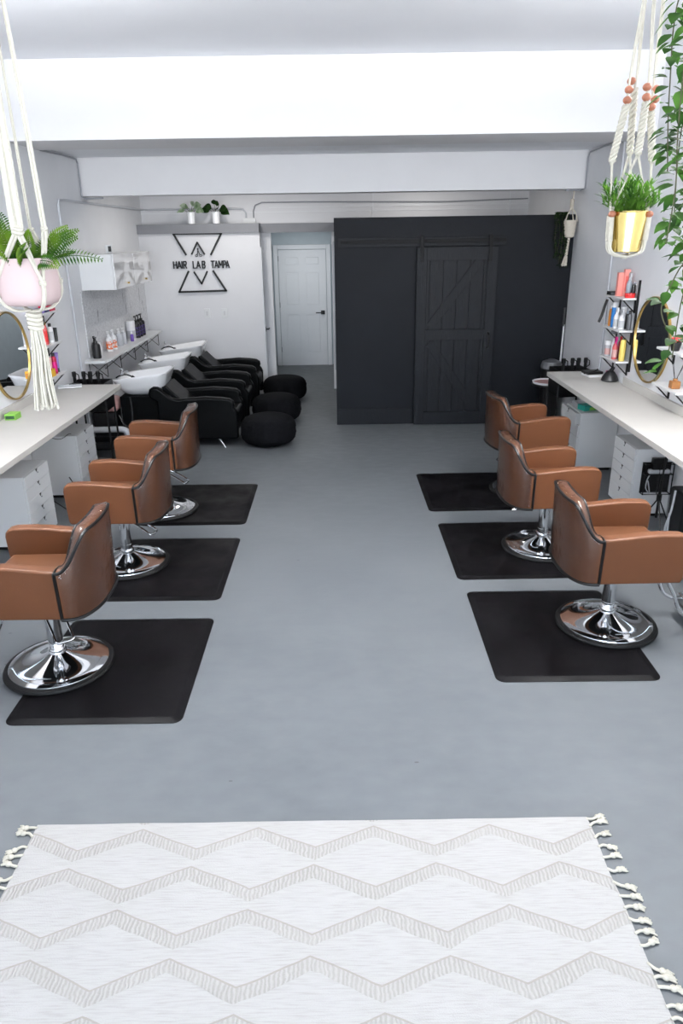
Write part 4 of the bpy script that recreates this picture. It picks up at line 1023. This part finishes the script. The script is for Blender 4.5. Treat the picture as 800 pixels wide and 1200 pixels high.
# ------------------------------------------------------------------ plants
def leaf(mb, base, d, up, L, w, fold=.25, droop=.3, n=4):
    d = Vector(d).normalized(); up = Vector(up); s = d.cross(up)
    if s.length < 1e-4: s = d.orthogonal()
    s.normalize(); u = s.cross(d).normalized(); base = Vector(base)
    L_, M_, R_ = [], [], []
    for k in range(n + 1):
        f = k / n; ww = w * math.sin(PI * min(1, f ** .8 * .97 + .03)) * .5 if 0 < k < n else 0
        c = base + d * L * f - Vector((0, 0, 1)) * droop * L * f * f
        M_.append(c); L_.append(c + s * ww + u * ww * fold); R_.append(c - s * ww + u * ww * fold)
    vm = [mb.bm.verts.new(p) for p in M_]; vl = [None] + [mb.bm.verts.new(p) for p in L_[1:-1]] + [None]; vr = [None] + [mb.bm.verts.new(p) for p in R_[1:-1]] + [None]
    fs = []
    for k in range(n):
        for v, fl in ((vl, 0), (vr, 1)):
            q = [vm[k], vm[k + 1]] + ([v[k + 1]] if v[k + 1] else []) + ([v[k]] if v[k] else [])
            if fl: q.reverse()
            fs.append(mb.bm.faces.new(q))
    mb._tag(fs)
def hook(t, z, top, m=None):
    mb = MB(); mb.cyl((0, 0, top - .012), (0, 0, top), .02, seg=12); mb.tube([(0, 0, top - .01), (0, 0, top - .03), (.012, 0, top - .04), (.012, 0, top - .055), (0, 0, top - .06)], .003, 6); mb.build('ceiling_hook', M['brass'], t)

# pink pot with fern
PX, PY = -.737, 1.8
t = thing('hanging_fern', 'potted fern in a pale pink pot hanging at the top left', 'potted plant', (PX, PY, 2.15))
pot = MB().lathe([(.040, 0), (.055, .004), (.062, .016), (.0645, .04), (.061, .104), (.060, .107), (.056, .107), (.056, .09)], seg=40, sq=3.2).build('pot', M['pink'], t, angle=.9)
MB().lathe([(.055, .088), (.054, .092)], seg=24).build('soil', M['soil'], t)
rnd = random.Random(11)
for k in range(25):
    a = k * 2.39996 + rnd.uniform(-.2, .2); el = rnd.uniform(.35, 1.4); L = rnd.uniform(.11, .155) * (1.0 if el < 1.0 else .95)
    if k in (3, 8): a, el, L = (.1, .42, .17) if k == 3 else (.35, .85, .16)
    mb = MB(); pts = []; nv = Vector((rnd.uniform(-.3, .3), -.75, .6))
    d = Vector((math.cos(a) * math.cos(el), math.sin(a) * math.cos(el), math.sin(el)))
    p0 = Vector((.02 * math.cos(a), .02 * math.sin(a), .09))
    n = 19
    for i in range(n + 1): f = i / n; pts.append(p0 + d * L * f + Vector((0, 0, -.35 * L * f * f * (1.2 - el * .5))))
    mb.tube(pts[::3] + [pts[-1]], .0009, 4)
    for i in range(3, n + 1):
        f = i / n; t_ = (pts[i] - pts[i - 1]).normalized(); s = t_.cross(nv)
        s.normalize(); ll = .025 * math.sin(PI * min(1, .2 + f * .75)) + .003
        for sg in (-1, 1): leaf(mb, pts[i], s * sg + t_ * .38, nv, ll, .0050, .1, .12, 2)
    mb.build('frond', M['fern'], t, recalc=False)
# macrame of pink pot
t = thing('macrame_hanger', 'white cotton macrame hanger with long tassel carrying the pink pot', 'plant hanger', (PX, PY, 0))
def strand(t, pts, r, nm='cord', m=None, twist=2, par=None):
    """a pair of cords side by side following pts"""
    P = smooth_path(pts, 5); mb = MB()
    for q in range(twist):
        off = []
        for i, p in enumerate(P):
            a = q * 2 * PI / twist + i * .25
            off.append(p + Vector((math.cos(a), math.sin(a), 0)) * r * (.85 if twist > 1 else 0))
        mb.tube(off, r, 7)
    return mb.build(nm, m or M['rope'], t)
def knot(t, c, r, h, m=None, nm='knot'):
    mb = MB(); 
    for k in range(max(2, int(h / (r * .75)))):
        z = c[2] - h / 2 + (k + .5) * r * .75
        mb.tube([(c[0] + r * math.cos(i * PI / 6), c[1] + r * math.sin(i * PI / 6), z + .002 * math.sin(i * PI / 3)) for i in range(12)], r * .45, 6, closed=True)
    mb.lathe([(r * .8, -h / 2), (r * .8, h / 2)], c, seg=10)
    return mb.build(nm, m or M['rope'], t)
TOP = 3.70
angs = [-PI / 2 - .05, 0.15, PI / 2, PI - .15]
g = .064
side_k = [Vector((math.cos(a) * (g + .012), math.sin(a) * (g + .012), 2.203)) for a in (-PI * .75, -PI * .25, PI * .25, PI * .75)]
gk = []
for a in (-PI / 2, 0, PI / 2, PI):
    gk.append(Vector((math.cos(a) * (.055 if abs(abs(a) - PI / 2) < .1 else .05), math.sin(a) * .06, 2.318)))
gk[0].x += .018; gk[1].x += .006
for i, k_ in enumerate(gk):
    strand(t, [(k_.x * .02, k_.y * .02, TOP - .06), (k_.x * .35, k_.y * .35, 3.2), (k_.x * .8, k_.y * .8, 2.7), tuple(k_)], .0078 if i == 0 else (.0034 if i == 1 else .002))
    knot(t, k_, .010 if i == 0 else .006, .02 if i == 0 else .010)
for (i, j) in ((0, 0), (0, 1), (1, 1), (1, 2), (2, 2), (2, 3), (3, 3), (3, 0)):
    a, b = gk[i], side_k[j]; m_ = (a + b) / 2; strand(t, [a, (m_.x * 1.02, m_.y * 1.02, m_.z), b], .0040)
for b in side_k:
    knot(t, b, .006, .012)
    strand(t, [b, (b.x * .98, b.y * .98, 2.17), (b.x * .62, b.y * .62, 2.142), (b.x * .12, b.y * .12, 2.138)], .003, twist=3)
knot(t, (0, 0, 2.115), .0135, .045, nm='wrap')
mb = MB(); rnd = random.Random(2)
for k in range(26):
    a = k * 2.4; rr = .012 * math.sqrt(k / 26); sp = rnd.uniform(2.0, 2.6)
    x, y = rr * math.cos(a), rr * math.sin(a); wob = rnd.uniform(-.004, .004); Lz = rnd.uniform(1.895, 1.915)
    mb.tube(smooth_path([(x, y, 2.10), (x * 1.3 + wob, y * 1.3, 2.04), (x * sp * .8 - .002, y * sp * .8, 1.97), (x * sp - .004 + wob, y * sp, Lz)], 4), .0026, 6)
    mb.sphere((x * sp - .004 + wob, y * sp, Lz), .0037, 6, 5)
mb.build('tassel', M['rope'], t)
hook(t, 0, TOP)

# gold pot with grassy plant
GX, GY = 1.045, 2.8
t = thing('hanging_grass_plant', 'grassy green plant in a shiny gold pot hanging at the top right', 'potted plant', (GX, GY, 2.222))
MB().lathe([(.046, 0), (.050, .002), (.066, .132), (.068, .135), (.066, .138), (.062, .138), (.060, .12)], seg=48).build('pot', M['gold'], t, angle=.5)
MB().lathe([(.060, .115), (.058, .12)], seg=24).build('soil', M['soil'], t)
rnd = random.Random(21)
for k in range(52):
    mb = MB()
    a = k * 2.4 + rnd.uniform(-.3, .3); el = rnd.uniform(.45, 1.5); L = rnd.uniform(.08, .115) if el < .9 else rnd.uniform(.10, .135)
    b0 = Vector((.035 * math.cos(a) * rnd.random(), .035 * math.sin(a) * rnd.random(), .118))
    d = Vector((math.cos(a) * math.cos(el), math.sin(a) * math.cos(el), math.sin(el)))
    mb.tube([b0, b0 + d * L * .5, b0 + d * L], .0014, 4)
    for q in range(13):
        f = .2 + .8 * q / 12; p = b0 + d * L * f; aa = q * 2.3 + rnd.random(); s = Vector((math.cos(aa), math.sin(aa), .35))
        leaf(mb, p, s * .75 + d * .9, Vector((0, 0, 1)), rnd.uniform(.032, .048), .0085, .15, .2, 3)
    mb.build('sprig', M['grass'], t, recalc=False)
t = thing('macrame_hanger', 'white macrame hanger with copper coloured wooden beads carrying the gold pot', 'plant hanger', (GX, GY, 0))
def braid(t, a, b, r, amp, turns):
    a, b = Vector(a), Vector(b); mb = MB(); n = int(turns * 8)
    for q in range(3):
        pts = []
        for i in range(n + 1):
            f = i / n; ph = 2 * PI * (f * turns + q / 3)
            pts.append(a.lerp(b, f) + Vector((math.sin(ph) * amp, math.cos(ph) * amp, 0)))
        mb.tube(pts, r, 6)
    mb.build('braid', M['rope'], t)
def bead(t, p, r=.0148):
    MB().sphere(p, r, 14, 10, (1, 1, .85)).build('bead', M['bead'], t)
lp = [(-.066, -.02), (-.006, -.075), (.052, -.03), (-.03, .07)]
rope_spec = [  # top offset, bead heights, braid from/to
    ((-.04, -.02), ((-.060, -.03, 2.737), (-.062, -.03, 2.706)), (-.064, -.03, 2.69), (-.092, -.03, 2.52)),
    ((-.008, -.02), ((-.008, -.05, 2.741), (-.006, -.05, 2.711)), (-.006, -.05, 2.695), (-.012, -.05, 2.54)),
    ((.03, 0), ((.038, -.01, 2.741), (.039, -.01, 2.71), (.026, -.02, 2.687)), (.03, -.01, 2.675), (.055, -.01, 2.52)),
    ((-.02, .03), ((-.034, .03, 2.772),), (-.02, .03, 2.75), (-.008, .04, 2.55))]
beltL, beltR = Vector((-.073, -.02, 2.350)), Vector((.060, -.02, 2.348))
for tp, beads, b0, b1 in rope_spec:
    strand(t, [(tp[0] * .05, tp[1] * .05, TOP - .06), (tp[0] * .6, tp[1] * .6, 3.25), (tp[0], tp[1], 3.0), (b0[0] * .9, b0[1] * .9, 2.82), b0], .0034)
    for b in beads: bead(t, b)
    braid(t, b0, b1, .0055, .0085, 4)
    knot(t, b1, .006, .014)
L4 = rope_spec[0][3]; C4 = rope_spec[1][3]; R4 = rope_spec[2][3]; B4 = rope_spec[3][3]
for a, b in ((L4, beltL), (C4, beltL), (C4, beltR), (R4, beltR), (B4, Vector((-.045, .06, 2.345))), (B4, Vector((.04, .06, 2.345)))):
    m_ = (Vector(a) + Vector(b)) / 2
    strand(t, [a, m_, b], .0028)
for b, s in ((beltL, -1), (beltR, 1)):
    bead(t, (b.x, b.y - .016, b.z), .0135)
    for yo in (-.012, .008):
        braid(t, (b.x, b.y + yo, b.z - .004), (b.x * .95, b.y + yo, 2.262), .0046, .006, 7)
        strand(t, [(b.x * .95, b.y + yo, 2.262), (b.x * .80, b.y + yo, 2.222), (0, b.y * .5 + yo, 2.206)], .0045, twist=3)
for s in (-1, 1): strand(t, [(s * .045, .06, 2.345), (s * .05, .055, 2.28), (s * .03, .04, 2.215), (0, 0, 2.207)], .004, twist=3)
knot(t, (0, 0, 2.206), .008, .012)
hook(t, 0, TOP)

# trailing vine on the right
t = thing('trailing_vine', 'leafy green vine hanging down along the right picture edge', 'vine', (.915, 2.2, 0))
rnd = random.Random(33)
MB().lathe([(.06, 2.86), (.085, 2.88), (.095, 3.0), (.09, 3.0), (.088, 2.97)], (.08, 0, 0), seg=24).build('hanging_pot', C_['white'], t)
mb0 = MB()
for dx, dy in ((.085, 0), (-.085, 0), (0, .085), (0, -.085)): mb0.tube([(.08 + dx, dy, 2.99), (.08, 0, 3.68)], .003, 5)
mb0.tube([(.08, 0, 3.66), (.08, 0, 3.70)], .01, 8)
mb0.build('hanger_cord', M['rope'], t)
paths = [[(.06, 0, 2.95), (.0, -.08, 2.90), (-.035, -.1, 2.75), (-.03, -.1, 2.55), (-.015, -.1, 2.40), (-.02, -.1, 2.26)],
         [(.09, 0, 2.95), (.06, -.09, 2.88), (.03, -.11, 2.7), (.02, -.1, 2.5), (.04, -.1, 2.33), (.035, -.1, 2.2)],
         [(.1, 0, 2.95), (.1, -.1, 2.85), (.08, -.11, 2.6), (.05, -.1, 2.4), (.045, -.1, 2.25)],
         [(.1, .02, 2.95), (.09, .1, 2.85), (.06, .09, 2.55), (.06, .05, 2.3)],
         [(.08, 0, 2.95), (.0, .07, 2.88), (.0, .06, 2.65), (.02, .05, 2.45)],
         [(.08, 0, 2.95), (.07, -.12, 2.7), (.055, -.12, 2.3), (.02, -.1, 2.18), (-.008, -.1, 2.09), (.03, -.1, 2.0), (.02, -.1, 1.93), (.0, -.1, 1.885)],
         [(.1, 0, 2.95), (.1, -.09, 2.6), (.07, -.09, 2.25), (.05, -.09, 2.1), (.048, -.09, 1.95)]]
for pi_, pth in enumerate(paths):
    P = smooth_path(pth, 14); st = MB().tube(P[::2], .0019, 5).build('stem', M['stem'], t)
    mb = MB(); acc = 0
    for i in range(2, len(P)):
        acc += (P[i] - P[i - 1]).length
        sparse = pi_ >= 5
        if acc > (.013 if not sparse else (.018 if P[i].z > 2.28 else .032)):
            acc = 0
            for q in range(2 if rnd.random() < .6 else 1):
                a = rnd.uniform(0, 2 * PI); d = Vector((math.cos(a), math.sin(a) * .8 - .25, rnd.uniform(-.7, .35)))
                leaf(mb, P[i] + d.normalized() * .008, d, Vector((0, -.3, 1)), rnd.uniform(.036, .056), rnd.uniform(.024, .034), .18, .25, 5)
    mb.build('leaves', M['vine'], st, recalc=False)

# small hanger in the far right corner
cx, cy = 2.585, 8.55
t = thing('macrame_hanger', 'small cream macrame basket hanging in the far right corner', 'plant hanger', (2.66, 8.96, .02))
strand(t, [(.03, 0, 2.71), (.03, 0, 2.65), (.02, 0, 2.56)], .006, m=M['rope_old']); knot(t, (.02, 0, 2.56), .016, .10, M['rope_old'])
for s in (-1, 1):
    strand(t, [(.02, 0, 2.52), (.02 + s * .045, -.03, 2.45), (.02 + s * .068, -.03, 2.37)], .005, m=M['rope_old'])
    strand(t, [(.02, 0, 2.52), (.02 + s * .03, .04, 2.45), (.02 + s * .05, .05, 2.37)], .005, m=M['rope_old'])
mb = MB(); mb.lathe([(.03, 2.195), (.05, 2.205), (.062, 2.28), (.072, 2.38), (.066, 2.385), (.062, 2.36)], (.02, 0, 0), seg=24)
for q in range(8):
    a0 = q * PI / 4
    for s in (-1, 1): mb.tube([(.02 + math.cos(a0 + s * f * .8) * (.052 + .02 * f), math.sin(a0 + s * f * .8) * (.052 + .02 * f), 2.21 + .165 * f) for f in (0, .33, .66, 1)], .004, 5)
mb.build('basket', M['rope_old'], t)
mb = MB(); rnd = random.Random(8)
for k in range(14): a = k * 2.4; mb.tube([(.02 + .008 * math.cos(a), .008 * math.sin(a), 2.2), (.005 + .012 * math.cos(a), .012 * math.sin(a), 2.0), (-.01 + .03 * math.cos(a), .03 * math.sin(a), 1.88 + rnd.uniform(0, .02))], .006, 5)
mb.build('tassel', M['rope_old'], t)
t = thing('trailing_greenery', 'dark green trailing plant against the black wall beside the cream macrame basket', 'plant', (2.585, 8.99, 0))
mb0 = MB(); mb = MB(); rnd = random.Random(14)
for k in range(9):
    x0 = rnd.uniform(-.09, .09); P = smooth_path([(x0 * .5, .05, 2.47), (x0 * .9, -.01, 2.49), (x0, -.03, 2.40), (x0 + rnd.uniform(-.03, .03), -.03, 2.2), (x0 + rnd.uniform(-.04, .06), -.03, rnd.uniform(1.88, 2.05))], 8)
    mb0.tube(P[::2], .002, 4)
    for p in P[4:]:
        for q in range(2):
            a = rnd.uniform(0, 2 * PI); leaf(mb, p, (math.cos(a), -abs(math.sin(a)) * .7, rnd.uniform(-.6, .3)), Vector((0, -.3, 1)), rnd.uniform(.025, .035), .018, .15, .2, 3)
mb0.build('stem', M['stem'], t); mb.build('leaves', M['darkleaf'], t, recalc=False)

# two vases on the grey ledge
def vase(label, loc, m2, seed, dirs):
    t = thing('potted_plant', label, 'potted plant', loc)
    MB().lathe([(.048, 0), (.053, .004), (.056, .10), (.058, .155), (.054, .16), (.05, .15)], seg=26).build('vase', M['ceramic'], t)
    rnd = random.Random(seed); mb = MB(); ms = MB()
    for (dx, dz, L, w) in dirs:
        b = Vector((0, 0, .14)); e = Vector((dx * .5, -.02 + rnd.uniform(-.04, .02), .17 + dz * .4)); ms.tube([b, e], .003, 5)
        leaf(mb, e, (dx, -.10, dz), Vector((0, -.8, .6)), L * 1.3, w * 1.35, .15, .35, 6)
    ms.build('stem', M['stem'], t); mb.build('leaves', m2, t, recalc=False)
vase('pale-leaved plant in a white vase, left one on the grey ledge above the sign', (-2.10, 11.15, 2.4555), M['paleleaf'], 1, ((-.14, .02, .10, .05), (-.10, .10, .11, .07), (.06, .16, .10, .06), (.12, .10, .15, .09), (.16, .03, .12, .09), (-.02, .06, .13, .09), (.03, .02, .10, .08)))
vase('dark-leaved plant in a white vase, right one on the grey ledge above the sign', (-1.745, 11.15, 2.4555), M['darkleaf'], 2, ((-.16, .03, .12, .09), (-.10, .08, .12, .08), (.0, .2, .09, .06), (.05, .16, .10, .07), (.12, .04, .14, .10), (.16, .0, .12, .10), (.03, .04, .12, .09)))

# ------------------------------------------------------------------ lights
def area(name, loc, rot, sx, sy, e, col):
    l = bpy.data.lights.new(name, 'AREA'); l.shape = 'RECTANGLE'; l.size = sx; l.size_y = sy; l.energy = e; l.color = col
    o = bpy.data.objects.new(name, l); COL.objects.link(o); o.location = loc; o.rotation_euler = rot; return o
w = bpy.data.worlds.new('World'); S.world = w; w.use_nodes = True
wn = w.node_tree; bg = wn.nodes['Background']; bg.inputs['Strength'].default_value = 1.0
_tc = wn.nodes.new('ShaderNodeTexCoord'); _sp = wn.nodes.new('ShaderNodeSeparateXYZ'); _cr = wn.nodes.new('ShaderNodeValToRGB'); _ma = wn.nodes.new('ShaderNodeMath')
_ma.operation = 'MULTIPLY_ADD'; _ma.inputs[1].default_value = .5; _ma.inputs[2].default_value = .5
wn.links.new(_tc.outputs['Generated'], _sp.inputs[0]); wn.links.new(_sp.outputs[2], _ma.inputs[0]); wn.links.new(_ma.outputs[0], _cr.inputs['Fac'])
_cr.color_ramp.elements[0].position = .485; _cr.color_ramp.elements[0].color = (11.6, 12.0, 12.5, 1)      # sunlit street
_cr.color_ramp.elements[1].position = .515; _cr.color_ramp.elements[1].color = (4.2, 5.0, 5.8, 1)       # overcast sky
wn.links.new(_cr.outputs['Color'], bg.inputs['Color'])
# daylight portal in the storefront opening
p = area('storefront_portal', (0, -3.65, 1.785), (PI / 2, 0, 0), 5.6, 3.3, 1, (1, 1, 1)); p.data.cycles.is_portal = True; p.rotation_euler = (-PI / 2, 0, PI); 
p.rotation_euler = (PI / 2, 0, 0)
# ceiling strip lamps; the uplights and the hall lamp are added fill
def lamp(x, y, z, e, ly=1.1, lbl='', up=0, hang=0):
    t = thing('ceiling_lamp', lbl, 'ceiling light', (x, y, z))
    if hang:  # suspension added so these lamps can also shine upward
        for yy in (-ly * .4, ly * .4): MB().cyl((0, yy, 0), (0, yy, hang), .003, seg=6).build('hanger_wire', M['chrome'], t)
    if up: area('ceiling_lamp_light', (x, y, z + .02), (PI, 0, 0), .14, ly, up, (.97, .98, 1.0))  # added upward fill that brightens the ceiling
    MB().box(-.09, .09, -ly / 2 - .03, ly / 2 + .03, -.035, 0, bev=.01).build('housing', M['white_lam'], t)
    MB().box(-.07, .07, -ly / 2, ly / 2, -.045, -.034, bev=.004).build('diffuser', mat('lamp_diffuser', (1, 1, 1, 1), .5, emit=(1, .96, .9, 1), estr=4), t)
    a = area('ceiling_lamp_light', (x, y, z - .06), (0, 0, 0), .14, ly, e, (1, .965, .92)); a.parent = None
    return t
lamp(-1.35, 9.9, 3.12, 21, .9, 'slim white ceiling lamp behind the far beam, left')
lamp(1.2, 10.2, 3.12, 16, .9, 'slim white ceiling lamp behind the far beam, right')
lamp(-1.9, 3.6, 3.30, 38, 1.2, 'unseen lamp above the left chairs, hung for an added uplight', up=260, hang=.4)
lamp(1.9, 3.6, 3.30, 84, 1.2, 'unseen lamp above the right chairs, hung for an added uplight', up=260, hang=.4)
lamp(-.62, 12.5, 2.45, 8, .5, 'added unseen fill lamp in the hallway')  # unseen lamp added to lift the hall and its end door

# ------------------------------------------------------------------ camera
F_, PT, YW, RL = 845.377, 0.36849, -0.001264, -0.015407
cd = bpy.data.cameras.new('camera'); cam = bpy.data.objects.new('camera', cd); COL.objects.link(cam)
cd.sensor_fit = 'VERTICAL'; cd.sensor_height = 36.0; cd.sensor_width = 24.0; cd.lens = F_ / 1200 * 36.0; cd.clip_start = .05
f = Vector((math.sin(YW) * math.cos(PT), math.cos(YW) * math.cos(PT), -math.sin(PT))); rt = Vector((math.cos(YW), -math.sin(YW), 0)); up = rt.cross(f)
r2 = math.cos(RL) * rt + math.sin(RL) * up; u2 = -math.sin(RL) * rt + math.cos(RL) * up
mw = Matrix(((r2.x, u2.x, -f.x, 0), (r2.y, u2.y, -f.y, 0), (r2.z, u2.z, -f.z, 2.3), (0, 0, 0, 1)))
cam.matrix_world = mw
S.camera = cam
S.view_settings.view_transform = 'Standard'; S.view_settings.look = 'None'; S.view_settings.gamma = 1; S.view_settings.use_curve_mapping = False
S.view_settings.exposure = 0.0
